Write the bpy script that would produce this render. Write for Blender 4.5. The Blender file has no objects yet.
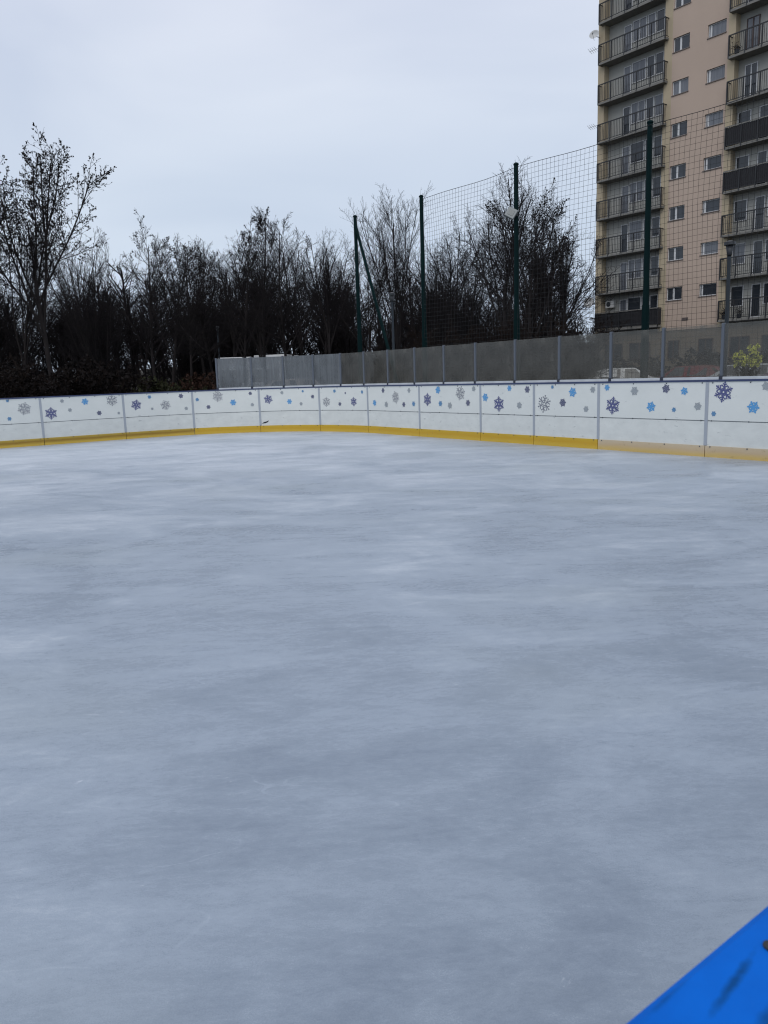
import bpy, math, random
import numpy as np
from mathutils import Matrix, Vector

random.seed(4)
C = bpy.context.scene.collection
PI = math.pi
R = math.radians

# ------------------------------------------------------------------ materials
def mat(name, col, rough=0.7, metal=0.0, spec=0.5, noise=None, bump=None, coat=0):
    """procedural principled material; noise=(scale, amount, col2, stretch)"""
    m = bpy.data.materials.new(name)
    m.use_nodes = True
    nt = m.node_tree
    b = nt.nodes['Principled BSDF']
    b.inputs['Base Color'].default_value = (*col, 1)
    b.inputs['Roughness'].default_value = rough
    b.inputs['Metallic'].default_value = metal
    b.inputs['Specular IOR Level'].default_value = spec
    if noise or bump:
        tc = nt.nodes.new('ShaderNodeTexCoord')
    if noise:
        sc, amt, col2, st = noise
        mp = nt.nodes.new('ShaderNodeMapping')
        mp.inputs['Scale'].default_value = st
        nz = nt.nodes.new('ShaderNodeTexNoise')
        nz.inputs['Scale'].default_value = sc
        nz.inputs['Detail'].default_value = 6
        nz.inputs['Roughness'].default_value = 0.6
        rp = nt.nodes.new('ShaderNodeValToRGB')
        rp.color_ramp.elements[0].position = 0.5 - amt
        rp.color_ramp.elements[1].position = 0.5 + amt
        rp.color_ramp.elements[0].color = (*col2, 1)
        rp.color_ramp.elements[1].color = (*col, 1)
        nt.links.new(tc.outputs['Object'], mp.inputs['Vector'])
        nt.links.new(mp.outputs[0], nz.inputs['Vector'])
        nt.links.new(nz.outputs['Fac'], rp.inputs['Fac'])
        nt.links.new(rp.outputs['Color'], b.inputs['Base Color'])
    if bump:
        nb = nt.nodes.new('ShaderNodeTexNoise')
        nb.inputs['Scale'].default_value = bump[0]
        nb.inputs['Detail'].default_value = 4
        bp = nt.nodes.new('ShaderNodeBump')
        bp.inputs['Strength'].default_value = bump[1]
        bp.inputs['Distance'].default_value = 0.02
        nt.links.new(tc.outputs['Object'], nb.inputs['Vector'])
        nt.links.new(nb.outputs['Fac'], bp.inputs['Height'])
        nt.links.new(bp.outputs[0], b.inputs['Normal'])
    return m

def marks(m, scale, lo, hi, col, amt, st):
    """small sharp scuffs on top of a material's colour"""
    nt = m.node_tree; b = nt.nodes['Principled BSDF']; src = b.inputs['Base Color'].links[0].from_socket
    tc = nt.nodes.new('ShaderNodeTexCoord'); mp = nt.nodes.new('ShaderNodeMapping'); mp.inputs['Scale'].default_value = st; mp.inputs['Rotation'].default_value = (0, R(12), 0)
    nz = nt.nodes.new('ShaderNodeTexNoise'); nz.inputs['Scale'].default_value = scale; nz.inputs['Detail'].default_value = 5; nz.inputs['Roughness'].default_value = .65
    oi = nt.nodes.new('ShaderNodeObjectInfo'); ad = nt.nodes.new('ShaderNodeVectorMath'); ad.operation = 'ADD'
    nt.links.new(tc.outputs['Object'], ad.inputs[0]); nt.links.new(oi.outputs['Location'], ad.inputs[1]); nt.links.new(ad.outputs[0], mp.inputs[0])
    mr = nt.nodes.new('ShaderNodeMapRange'); mr.inputs[1].default_value = lo; mr.inputs[2].default_value = hi; mr.inputs[4].default_value = amt
    mx = nt.nodes.new('ShaderNodeMix'); mx.data_type = 'RGBA'; mx.inputs[7].default_value = (*col, 1)
    nt.links.new(mp.outputs[0], nz.inputs['Vector']); nt.links.new(nz.outputs['Fac'], mr.inputs[0]); nt.links.new(mr.outputs[0], mx.inputs[0])
    nt.links.new(src, mx.inputs[6]); nt.links.new(mx.outputs[2], b.inputs['Base Color'])
M = {}
M['board'] = mat('board_plastic', (0.70, 0.72, 0.69), 0.42, spec=.35, noise=(1.6, 0.3, (0.61, 0.635, 0.61), (1, 1, 1.5)))
M['board_low'] = mat('board_plastic_scuffed', (0.69, 0.71, 0.68), 0.45, spec=.35, noise=(3.0, 0.28, (0.55, 0.57, 0.55), (1, 1, 1.7)))
M['navy_cap'] = mat('navy_edge', (0.03, 0.045, 0.11), 0.4)
M['alu'] = mat('aluminium_strip', (0.36, 0.39, 0.43), 0.5, 0.2)
M['gap'] = mat('dark_joint', (0.33, 0.35, 0.37), 0.8)
M['post_grey'] = mat('screen_post_metal', (0.095, 0.11, 0.135), 0.5, 0.1)
M['foot_dark'] = mat('post_foot', (0.03, 0.035, 0.05), 0.6)
M['rail_white'] = mat('screen_rail', (0.62, 0.65, 0.67), 0.4, 0.2, noise=(3, 0.2, (0.48, 0.5, 0.52), (1, 1, 1)))
M['flake_navy'] = mat('sticker_navy', (0.08, 0.09, 0.22), 0.4)
M['flake_grey'] = mat('sticker_grey', (0.17, 0.18, 0.22), 0.4)
M['flake_blue'] = mat('sticker_blue', (0.09, 0.30, 0.58), 0.4)
M['flake_steel'] = mat('sticker_steel_blue', (0.10, 0.24, 0.42), 0.4)
M['flake_dark'] = mat('sticker_dark', (0.11, 0.12, 0.19), 0.4)
M['flake_pale'] = mat('sticker_pale_grey', (0.30, 0.33, 0.35), 0.4)
M['bolt'] = mat('bolt_steel', (0.10, 0.11, 0.13), 0.5, 0.6)
M['black'] = mat('black_rubber', (0.012, 0.012, 0.014), 0.6)
M['cap_blue'] = mat('blue_plastic_cap', (0.0, 0.115, 0.53), 0.55, spec=.08, noise=(30, 0.22, (0.0, 0.092, 0.44), (1, 1, 1)), bump=(160, 0.04))
M['green_pole'] = mat('dark_green_paint', (0.002, 0.014, 0.015), 0.7, spec=.08, noise=(3, .2, (0.002, .012, .013), (1, 1, 1)))
M['net'] = mat('net_cord', (0.012, 0.014, 0.016), 0.9)
M['lamp_body'] = mat('floodlight_case', (0.22, 0.24, 0.24), 0.5, 0.2)
M['lamp_glass'] = mat('floodlight_lens', (0.15, 0.17, 0.17), 0.25)
M['pole_grey'] = mat('lamp_pole_galvanised', (0.020, 0.027, 0.034), 0.7, spec=.15)
M['lamp_dark'] = mat('lamp_head_dark', (0.02, 0.024, 0.03), 0.5)
M['bark'] = mat('wet_bark', (0.030, 0.026, 0.026), 0.9, spec=.1, noise=(4, .25, (0.016, 0.0145, 0.015), (1, 1, .4)))
M['twig'] = mat('dark_twigs', (0.017, 0.0150, 0.0165), 0.9, spec=.1)
M['twig_brown'] = mat('brown_twigs', (0.018, 0.012, 0.0095), 0.9, spec=.1)
M['leaf_dry'] = mat('dry_leaves', (0.015, 0.012, 0.011), 0.85, spec=.2)
M['leaf_green'] = mat('dull_green_leaves', (0.030, 0.034, 0.014), 0.8, spec=.2)
M['leaf_red'] = mat('reddish_brown_leaves', (0.042, 0.020, 0.013), 0.8, spec=.2)
M['leaf_dark'] = mat('dark_brown_leaves', (0.007, 0.005, 0.005), 0.85, spec=.2)
M['leaf_yellow'] = mat('yellow_green_leaves', (0.62, 0.64, 0.08), 0.7)
M['pink'] = mat('pinkish_render', (0.50, 0.395, 0.32), 0.9, noise=(0.35, 0.3, (0.44, 0.345, 0.28), (1, 1, .6)), bump=(30, .1))
M['yellow'] = mat('yellow_render', (0.46, 0.385, 0.265), 0.9, noise=(0.8, 0.3, (0.40, 0.335, 0.235), (1, 1, .3)))
M['loggia'] = mat('loggia_render', (0.43, 0.43, 0.40), 0.9, noise=(1.0, 0.3, (0.34, 0.34, 0.315), (1, 1, .5)))
M['plinth'] = mat('plinth_render', (0.20, 0.165, 0.125), 0.9, noise=(0.8, 0.3, (0.15, 0.125, .10), (1, 1, 1)))
M['slab'] = mat('balcony_concrete', (0.22, 0.215, 0.20), 0.9, noise=(2, .25, (0.15, 0.147, 0.137), (1, 1, 2)))
M['rail_black'] = mat('railing_black_paint', (0.016, 0.017, 0.020), 0.5)
M['clad_black'] = mat('balcony_screen_black', (0.014, 0.014, 0.017), 0.8, noise=(8, .2, (0.02, .02, .024), (1, 1, .2)))
M['frame_white'] = mat('window_frame_white', (0.58, 0.59, 0.60), 0.5)
M['frame_brown'] = mat('window_frame_brown', (0.06, 0.035, 0.03), 0.5)
M['pane'] = mat('window_glass', (0.030, 0.036, 0.045), 0.06, spec=0.6)
M['curtain'] = mat('window_glass_curtain', (0.17, 0.18, 0.20), 0.12, spec=0.6, noise=(5, .2, (0.09, .10, .12), (3, 3, .1)))
M['sill'] = mat('window_sill', (0.16, 0.13, 0.12), 0.6)
M['dish'] = mat('dish_grey', (0.50, 0.51, 0.51), 0.5)
M['ac'] = mat('ac_white', (0.62, 0.62, 0.60), 0.5)
M['tyre'] = mat('tyre', (0.015, 0.015, 0.016), 0.8)
M['rim'] = mat('rim', (0.35, 0.36, 0.38), 0.35, 0.7)
M['car_glass'] = mat('car_glass', (0.02, 0.024, 0.03), 0.05, spec=.7)
M['headlight'] = mat('headlight_lens', (0.6, 0.62, 0.65), 0.1)
M['taillight'] = mat('taillight_lens', (0.35, 0.02, 0.02), 0.2)
marks(M['board'], 6, .66, .74, (.36, .38, .38), .5, (1, 1, 2.0))
marks(M['board_low'], 6, .63, .72, (.33, .35, .35), .6, (1, 1, 2.6))
marks(M['board_low'], 15, .70, .74, (.08, .085, .09), .7, (1, 1, 1.6))
def paint(n, c): return mat(n, c, 0.25, 0.0, 0.6)

# ---- yellow kick plates: bands of paint and wear by height
def kick_mat(name, top, mid, low, wear):
    m = bpy.data.materials.new(name); m.use_nodes = True
    nt = m.node_tree; b = nt.nodes['Principled BSDF']; b.inputs['Roughness'].default_value = .45
    tc = nt.nodes.new('ShaderNodeTexCoord')
    sx = nt.nodes.new('ShaderNodeSeparateXYZ')
    nz = nt.nodes.new('ShaderNodeTexNoise'); nz.inputs['Scale'].default_value = 1.6; nz.inputs['Detail'].default_value = 6
    mp = nt.nodes.new('ShaderNodeMapping'); mp.inputs['Scale'].default_value = (1, 1, 6)
    ad = nt.nodes.new('ShaderNodeMath'); ad.operation = 'MULTIPLY_ADD'; ad.inputs[1].default_value = wear
    dv = nt.nodes.new('ShaderNodeMath'); dv.operation = 'DIVIDE'; dv.inputs[1].default_value = .18
    rp = nt.nodes.new('ShaderNodeValToRGB'); cr = rp.color_ramp
    cr.elements[0].position = .18; cr.elements[0].color = (*low, 1)
    cr.elements[1].position = .95; cr.elements[1].color = (*top, 1)
    e = cr.elements.new(.55); e.color = (*mid, 1)
    nt.links.new(tc.outputs['Object'], sx.inputs[0]); nt.links.new(tc.outputs['Object'], mp.inputs[0])
    nt.links.new(mp.outputs[0], nz.inputs['Vector'])
    nt.links.new(nz.outputs['Fac'], ad.inputs[0])
    nt.links.new(sx.outputs['Z'], dv.inputs[0]); nt.links.new(dv.outputs[0], ad.inputs[2])
    sb = nt.nodes.new('ShaderNodeMath'); sb.operation = 'SUBTRACT'; sb.inputs[1].default_value = wear * .5
    nt.links.new(ad.outputs[0], sb.inputs[0]); nt.links.new(sb.outputs[0], rp.inputs['Fac'])
    nt.links.new(rp.outputs['Color'], b.inputs['Base Color'])
    return m
M['kick'] = kick_mat('kick_yellow', (0.53, 0.35, 0.022), (0.51, 0.30, 0.010), (0.56, 0.37, 0.035), .5)
M['kick_ochre'] = kick_mat('kick_ochre', (0.46, 0.32, 0.045), (0.27, 0.155, 0.012), (0.55, 0.37, 0.05), .35)
M['kick_worn'] = kick_mat('kick_worn_wood', (0.52, 0.43, 0.30), (0.50, 0.38, 0.23), (0.55, 0.39, 0.13), .5)

for k_ in ('kick', 'kick_ochre', 'kick_worn'): marks(M[k_], 9, .62, .72, (.30, .21, .10), .6, (1, 1, 1.5))
# ---- rink screen: scratched, slightly milky acrylic
def screen_mat(name, milk, tint, streak, dcol):
    m = bpy.data.materials.new(name); m.use_nodes = True
    nt = m.node_tree; nt.nodes.remove(nt.nodes['Principled BSDF'])
    out = nt.nodes['Material Output']
    tr = nt.nodes.new('ShaderNodeBsdfTransparent'); tr.inputs[0].default_value = (*tint, 1)
    df = nt.nodes.new('ShaderNodeBsdfDiffuse'); df.inputs[0].default_value = (*dcol, 1)
    gl = nt.nodes.new('ShaderNodeBsdfGlossy'); gl.inputs['Roughness'].default_value = .12
    lw = nt.nodes.new('ShaderNodeLayerWeight'); lw.inputs[0].default_value = .5
    pw = nt.nodes.new('ShaderNodeMath'); pw.operation = 'POWER'; pw.inputs[1].default_value = 4
    fr = nt.nodes.new('ShaderNodeMath'); fr.operation = 'MULTIPLY_ADD'; fr.inputs[1].default_value = .5; fr.inputs[2].default_value = .03
    nt.links.new(lw.outputs['Facing'], pw.inputs[0]); nt.links.new(pw.outputs[0], fr.inputs[0])
    m1 = nt.nodes.new('ShaderNodeMixShader'); m2 = nt.nodes.new('ShaderNodeMixShader')
    tc = nt.nodes.new('ShaderNodeTexCoord'); mp = nt.nodes.new('ShaderNodeMapping')
    mp.inputs['Scale'].default_value = (1, 1, .03)
    n1 = nt.nodes.new('ShaderNodeTexNoise'); n1.inputs['Scale'].default_value = 17; n1.inputs['Detail'].default_value = 5
    n2 = nt.nodes.new('ShaderNodeTexNoise'); n2.inputs['Scale'].default_value = 2.3; n2.inputs['Detail'].default_value = 5
    nt.links.new(tc.outputs['Object'], mp.inputs[0]); nt.links.new(mp.outputs[0], n1.inputs['Vector'])
    nt.links.new(tc.outputs['Object'], n2.inputs['Vector'])
    a = nt.nodes.new('ShaderNodeMath'); a.operation = 'MULTIPLY_ADD'; a.inputs[1].default_value = streak; a.inputs[2].default_value = milk - streak * .5
    b = nt.nodes.new('ShaderNodeMath'); b.operation = 'MULTIPLY_ADD'; b.inputs[1].default_value = .7
    nt.links.new(n1.outputs['Fac'], a.inputs[0])
    c = nt.nodes.new('ShaderNodeMath'); c.operation = 'ADD'; c.inputs[1].default_value = -.25
    nt.links.new(n2.outputs['Fac'], b.inputs[0]); nt.links.new(a.outputs[0], b.inputs[2]); nt.links.new(b.outputs[0], c.inputs[0])
    # diagonal scuffs and rub marks
    m3 = nt.nodes.new('ShaderNodeMapping'); m3.inputs['Rotation'].default_value = (.5, .4, .3); m3.inputs['Scale'].default_value = (1, 1, .25)
    n3 = nt.nodes.new('ShaderNodeTexNoise'); n3.inputs['Scale'].default_value = 7; n3.inputs['Detail'].default_value = 6; n3.inputs['Distortion'].default_value = 1
    s3 = nt.nodes.new('ShaderNodeMapRange'); s3.inputs[1].default_value = .60; s3.inputs[2].default_value = .70; s3.inputs[4].default_value = .26
    nt.links.new(tc.outputs['Object'], m3.inputs[0]); nt.links.new(m3.outputs[0], n3.inputs['Vector']); nt.links.new(n3.outputs['Fac'], s3.inputs[0])
    d3 = nt.nodes.new('ShaderNodeMath'); d3.operation = 'ADD'; nt.links.new(c.outputs[0], d3.inputs[0]); nt.links.new(s3.outputs[0], d3.inputs[1]); c = d3
    c.use_clamp = True
    nt.links.new(c.outputs[0], m1.inputs[0]); nt.links.new(tr.outputs[0], m1.inputs[1]); nt.links.new(df.outputs[0], m1.inputs[2])
    nt.links.new(fr.outputs[0], m2.inputs[0]); nt.links.new(m1.outputs[0], m2.inputs[1]); nt.links.new(gl.outputs[0], m2.inputs[2])
    nt.links.new(m2.outputs[0], out.inputs['Surface'])
    return m
M['screen'] = screen_mat('rink_screen', .15, (.88, .88, .86), .30, (.145, .14, .125))
M['screen_milky'] = screen_mat('rink_screen_milky', .55, (.78, .80, .82), .85, (.155, .168, .178))

# ---- ice
def ice_mat():
    m = bpy.data.materials.new('rink_ice'); m.use_nodes = True
    nt = m.node_tree; b = nt.nodes['Principled BSDF']; L = nt.links.new
    tc = nt.nodes.new('ShaderNodeTexCoord')
    def noise(scale, detail, rough, stretch=(1, 1, 1), rot=0, dist=0.0):
        mp = nt.nodes.new('ShaderNodeMapping'); mp.vector_type = 'POINT'
        mp.inputs['Rotation'].default_value = (0, 0, rot); mp.inputs['Scale'].default_value = stretch
        nz = nt.nodes.new('ShaderNodeTexNoise'); nz.inputs['Scale'].default_value = scale
        nz.inputs['Detail'].default_value = detail; nz.inputs['Roughness'].default_value = rough
        nz.inputs['Distortion'].default_value = dist
        L(tc.outputs['Object'], mp.inputs[0]); L(mp.outputs[0], nz.inputs['Vector'])
        return nz.outputs['Fac']
    def math_(op, a, bb, c=None):
        n = nt.nodes.new('ShaderNodeMath'); n.operation = op
        for i, v in enumerate((a, bb, c)):
            if v is None: continue
            if isinstance(v, (int, float)): n.inputs[i].default_value = v
            else: L(v, n.inputs[i])
        return n.outputs[0]
    cloud = noise(0.62, 9, .62, (1, 1, 1), .5, .7)
    smear = noise(1.35, 9, .68, (.55, 1.35, 1), R(-36), .9)
    strk = noise(4.2, 9, .75, (.36, 1.4, 1), R(-27), .6)
    frost = noise(11, 8, .82, (.55, 1.3, 1), R(-35), .6)
    fine = noise(34, 6, .78, (.7, 1.25, 1), R(-33))
    grain = noise(210, 3, .75)
    v = math_('MULTIPLY_ADD', cloud, .44, 0)
    v = math_('MULTIPLY_ADD', smear, .34, v)
    v = math_('MULTIPLY_ADD', strk, .20, v)
    v = math_('MULTIPLY_ADD', frost, .22, v)
    v = math_('MULTIPLY_ADD', math_('SUBTRACT', fine, .5), .14, v)
    v = math_('MULTIPLY_ADD', math_('SUBTRACT', grain, .5), .17, v)
    # skate cuts: thin curving ridges, only in worn areas
    ridge = noise(.9, 3, .5, (.6, 1.3, 1), R(-20), 1.0)
    rd = math_('ABSOLUTE', math_('SUBTRACT', ridge, .5), None)
    rm = nt.nodes.new('ShaderNodeMapRange'); rm.inputs[1].default_value = 0; rm.inputs[2].default_value = .0035; rm.inputs[3].default_value = .07; rm.inputs[4].default_value = 0
    L(rd, rm.inputs[0])
    rmask = nt.nodes.new('ShaderNodeMapRange'); rmask.inputs[1].default_value = .50; rmask.inputs[2].default_value = .62
    L(noise(1.9, 4, .6, (1, 1, 1), 1.1), rmask.inputs[0])
    v = math_('ADD', v, math_('MULTIPLY', rm.outputs[0], rmask.outputs[0]))
    # frost and sheen painted paler towards far boards, vignetting painted darker near the camera
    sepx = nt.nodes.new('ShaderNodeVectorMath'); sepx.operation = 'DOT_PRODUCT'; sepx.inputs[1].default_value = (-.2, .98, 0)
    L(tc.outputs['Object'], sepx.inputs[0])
    frost_sheen = nt.nodes.new('ShaderNodeMapRange'); frost_sheen.inputs[1].default_value = 1.5; frost_sheen.inputs[2].default_value = 17; frost_sheen.inputs[3].default_value = -.075; frost_sheen.inputs[4].default_value = .12
    L(sepx.outputs['Value'], frost_sheen.inputs[0])
    v = math_('ADD', v, frost_sheen.outputs[0])
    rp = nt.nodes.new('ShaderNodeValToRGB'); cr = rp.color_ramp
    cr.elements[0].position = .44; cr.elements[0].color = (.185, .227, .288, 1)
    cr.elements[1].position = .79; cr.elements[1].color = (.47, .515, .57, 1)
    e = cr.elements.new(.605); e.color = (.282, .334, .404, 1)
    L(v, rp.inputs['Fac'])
    # pale, slightly greenish patches
    pat = noise(.8, 3, .5, (.7, 1, 1), .6)
    mx = nt.nodes.new('ShaderNodeMix'); mx.data_type = 'RGBA'; mx.blend_type = 'MIX'
    pf = nt.nodes.new('ShaderNodeMapRange'); pf.inputs[1].default_value = .52; pf.inputs[2].default_value = .72; pf.inputs[4].default_value = .35
    L(pat, pf.inputs[0]); L(pf.outputs[0], mx.inputs[0]); L(rp.outputs['Color'], mx.inputs[6]); mx.inputs[7].default_value = (.285, .33, .365, 1)
    # sparse white flecks of scraped ice
    sc = noise(8.5, 4, .65, (.6, 1.4, 1), R(-25), 1.8)
    sf = nt.nodes.new('ShaderNodeMapRange'); sf.inputs[1].default_value = .69; sf.inputs[2].default_value = .76; sf.inputs[4].default_value = .45
    L(sc, sf.inputs[0])
    mx2 = nt.nodes.new('ShaderNodeMix'); mx2.data_type = 'RGBA'
    L(sf.outputs[0], mx2.inputs[0]); L(mx.outputs[2], mx2.inputs[6]); mx2.inputs[7].default_value = (.62, .66, .72, 1)
    L(mx2.outputs[2], b.inputs['Base Color'])
    rr = nt.nodes.new('ShaderNodeMapRange'); rr.inputs[1].default_value = .5; rr.inputs[2].default_value = .8
    rr.inputs[3].default_value = .24; rr.inputs[4].default_value = .48
    L(v, rr.inputs[0]); L(rr.outputs[0], b.inputs['Roughness'])
    b.inputs['IOR'].default_value = 1.31
    bp = nt.nodes.new('ShaderNodeBump'); bp.inputs['Strength'].default_value = .35; bp.inputs['Distance'].default_value = .006
    h = math_('MULTIPLY_ADD', grain, .5, math_('MULTIPLY', fine, .8))
    L(h, bp.inputs['Height']); L(bp.outputs[0], b.inputs['Normal'])
    return m
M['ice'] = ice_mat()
M['ground'] = mat('wet_grass_ground', (0.045, 0.046, 0.030), .95, noise=(0.6, .2, (0.035, 0.030, 0.022), (1, 1, 1)))
M['asphalt'] = mat('asphalt', (0.055, 0.056, 0.058), .8, noise=(1.5, .2, (0.045, .046, .048), (1, 1, 1)))
M['hill'] = mat('dark_bank', (0.030, 0.028, 0.022), .95, noise=(0.3, .2, (0.020, 0.018, 0.016), (1, 1, 1)))

# ------------------------------------------------------------------ mesh helpers
class MB:
    def __init__(s): s.v = []; s.f = []
    def add(s, vs, fs):
        o = len(s.v); s.v += [tuple(p) for p in vs]; s.f += [tuple(i + o for i in f) for f in fs]
    def box(s, x0, x1, y0, y1, z0, z1):
        s.add([(x0, y0, z0), (x1, y0, z0), (x1, y1, z0), (x0, y1, z0), (x0, y0, z1), (x1, y0, z1), (x1, y1, z1), (x0, y1, z1)],
              [(0, 3, 2, 1), (4, 5, 6, 7), (0, 1, 5, 4), (1, 2, 6, 5), (2, 3, 7, 6), (3, 0, 4, 7)])
    def bar(s, a, b, r0, r1=None, n=8, caps=True):
        a = Vector(a); b = Vector(b); r1 = r0 if r1 is None else r1
        d = (b - a).normalized(); u = d.orthogonal().normalized(); w = d.cross(u)
        vs = []
        for P, r in ((a, r0), (b, r1)):
            for k in range(n):
                t = 2 * PI * k / n; vs.append(P + u * (r * math.cos(t)) + w * (r * math.sin(t)))
        fs = [(k, (k + 1) % n, n + (k + 1) % n, n + k) for k in range(n)]
        if caps: fs += [tuple(range(n))[::-1], tuple(range(n, 2 * n))]
        s.add(vs, fs)
    def lathe(s, prof, n=14, M4=None):
        vs = []
        for r, z in prof:
            for k in range(n):
                t = 2 * PI * k / n; p = Vector((r * math.cos(t), r * math.sin(t), z)); vs.append(M4 @ p if M4 else p)
        fs = []
        for i in range(len(prof) - 1):
            for k in range(n):
                fs.append((i * n + k, i * n + (k + 1) % n, (i + 1) * n + (k + 1) % n, (i + 1) * n + k))
        fs += [tuple(range(n))[::-1], tuple(range((len(prof) - 1) * n, len(prof) * n))]
        s.add(vs, fs)
    def build(s, name, m, parent=None, smooth=False, bevel=0):
        me = bpy.data.meshes.new(name); me.from_pydata(s.v, [], s.f); me.update()
        o = bpy.data.objects.new(name, me); C.objects.link(o); me.materials.append(m)
        if parent: o.parent = parent
        if smooth:
            me.polygons.foreach_set('use_smooth', [True] * len(me.polygons))
        if bevel:
            bv = o.modifiers.new('bevel', 'BEVEL'); bv.width = bevel; bv.segments = 2; bv.limit_method = 'ANGLE'
        return o

def tag(o, label, cat, group=None):
    o['label'] = label; o['category'] = cat
    if group: o['group'] = group
    return o
def thing(name, label, cat, loc=(0, 0, 0), rz=0, group=None):
    o = bpy.data.objects.new(name, None); C.objects.link(o)
    o.empty_display_size = .2
    o.location = loc; o.rotation_euler = (0, 0, rz)
    return tag(o, label, cat, group)
def link_copy(o, parent, loc=None):
    c = o.copy(); C.objects.link(c); c.parent = parent
    if loc is not None: c.location = loc
    return c

# ------------------------------------------------------------------ ground
def sheet(name, pts, z, m):
    mb = MB(); mb.add([(x, y, z) for x, y in pts], [tuple(range(len(pts)))])
    o = mb.build(name, m); o['kind'] = 'structure'; return o
sheet('ground', [(-600, -300), (600, -300), (600, 900), (-600, 900)], -.06, M['ground'])

# rink outline: right side straight, rounded corner, left (far) side straight
CORN = np.array([-2.7336, 23.6315]); A1 = R(-55.2)
D1 = np.array([math.cos(A1), math.sin(A1)]); D2 = np.array([-D1[1], D1[0]])
RAD = 4.5; CEN = CORN - D2 * RAD + D1 * RAD; ARC = RAD * PI / 2
def path(s):
    if s >= 0: return CORN + D1 * (RAD + s), D1
    if s > -ARC:
        th = s / RAD
        n = D2 * math.cos(th) + D1 * math.sin(th); t = D1 * math.cos(th) - D2 * math.sin(th)
        return CEN + n * RAD, t
    return CORN - D2 * RAD + D2 * (s + ARC), D2
def P(s, o, z):
    q, t = path(s)
    return Vector((q[0] - t[1] * o, q[1] + t[0] * o, z))

NEAR = np.array([0.128, 0.287])          # a point of the near board's inner edge, running along D2
pts = [P(s, .03, 0)[:2] for s in list(np.linspace(-40, -ARC, 4)) + list(np.linspace(-ARC, 0, 24))[1:] + [16.35]]
e1 = NEAR + D2 * ((np.array(pts[-1]) - NEAR) @ D2); e0 = NEAR + D2 * ((np.array(pts[0]) - NEAR) @ D2)
# the right board meets the near side: clip at the near line
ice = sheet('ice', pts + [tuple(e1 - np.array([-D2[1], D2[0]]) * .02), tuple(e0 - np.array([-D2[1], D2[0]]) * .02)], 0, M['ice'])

def sweep(mb, s0, s1, o0, o1, z0, z1, org):
    inside = (s0 < 0 and s1 > -ARC)
    n = max(1, int((s1 - s0) / .18)) if inside else 1
    ss = [s0 + (s1 - s0) * i / n for i in range(n + 1)]
    vs = []
    for s in ss:
        for o, z in ((o0, z0), (o1, z0), (o1, z1), (o0, z1)): vs.append(P(s, o, z) - org)
    fs = []
    for i in range(n):
        a = i * 4; b = a + 4
        for k in range(4): fs.append((a + k, a + (k + 1) % 4, b + (k + 1) % 4, b + k))
    fs += [(3, 2, 1, 0), tuple(n * 4 + k for k in (0, 1, 2, 3))]
    mb.add(vs, fs)

# ------------------------------------------------------------------ snowflake outlines (unit radius)
def flake(kind):
    polys = []
    def quad(p, q, w0, w1):
        d = Vector((q[0] - p[0], q[1] - p[1])); n = Vector((-d.y, d.x)).normalized()
        polys.append([(p[0] + n.x * w0, p[1] + n.y * w0), (p[0] - n.x * w0, p[1] - n.y * w0), (q[0] - n.x * w1, q[1] - n.y * w1), (q[0] + n.x * w1, q[1] + n.y * w1)])
    def pt(r, a): return (r * math.cos(a), r * math.sin(a))
    def ring(r0, r1, n=6, ph=0):
        for k in range(n):
            a = 2 * PI * k / n + ph; b = 2 * PI * (k + 1) / n + ph
            polys.append([pt(r0, a), pt(r1, a), pt(r1, b), pt(r0, b)])
    def rhomb(r, a, l, w):
        c = pt(r, a); u = (math.cos(a), math.sin(a)); n = (-u[1], u[0])
        polys.append([(c[0] - u[0] * l, c[1] - u[1] * l), (c[0] + n[0] * w, c[1] + n[1] * w), (c[0] + u[0] * l, c[1] + u[1] * l), (c[0] - n[0] * w, c[1] - n[1] * w)])
    def disc(c, r, n=7):
        polys.append([(c[0] + r * math.cos(2 * PI * k / n), c[1] + r * math.sin(2 * PI * k / n)) for k in range(n)])
    for k in range(6):
        a = PI / 3 * k
        if kind == 'navy':
            quad(pt(.2, a), pt(.8, a), .075, .06); rhomb(.86, a, .14, .10)
            for sg in (-1, 1):
                quad(pt(.42, a), pt(.66, a + sg * .42), .06, .05); disc(pt(.66, a + sg * .42), .075)
                quad(pt(.62, a), pt(.82, a + sg * .26), .045, .04)
        elif kind == 'grey':
            quad(pt(.26, a), pt(.95, a), .045, .04); disc(pt(.93, a), .085)
            for sg in (-1, 1):
                quad(pt(.5, a), pt(.8, a + sg * .36), .045, .04); disc(pt(.78, a + sg * .36), .075)
        elif kind == 'solid':
            quad(pt(.15, a), pt(.72, a), .15, .13); rhomb(.78, a, .22, .17)
            for sg in (-1, 1): quad(pt(.4, a), pt(.72, a + sg * .45), .09, .075)
        else:
            quad(pt(.2, a), pt(.95, a), .17, .12)
            for sg in (-1, 1): quad(pt(.4, a), pt(.75, a + sg * .45), .10, .09)
    if kind == 'navy': ring(.10, .30, 6, PI / 6); ring(.36, .44, 6)
    elif kind == 'grey': ring(.16, .26, 6); ring(.40, .48, 6, PI / 6)
    elif kind == 'solid': disc((0, 0), .36, 12)
    else: disc((0, 0), .42, 12)
    return polys
FLK = {k: flake(k) for k in ('navy', 'grey', 'solid', 'small')}
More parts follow.
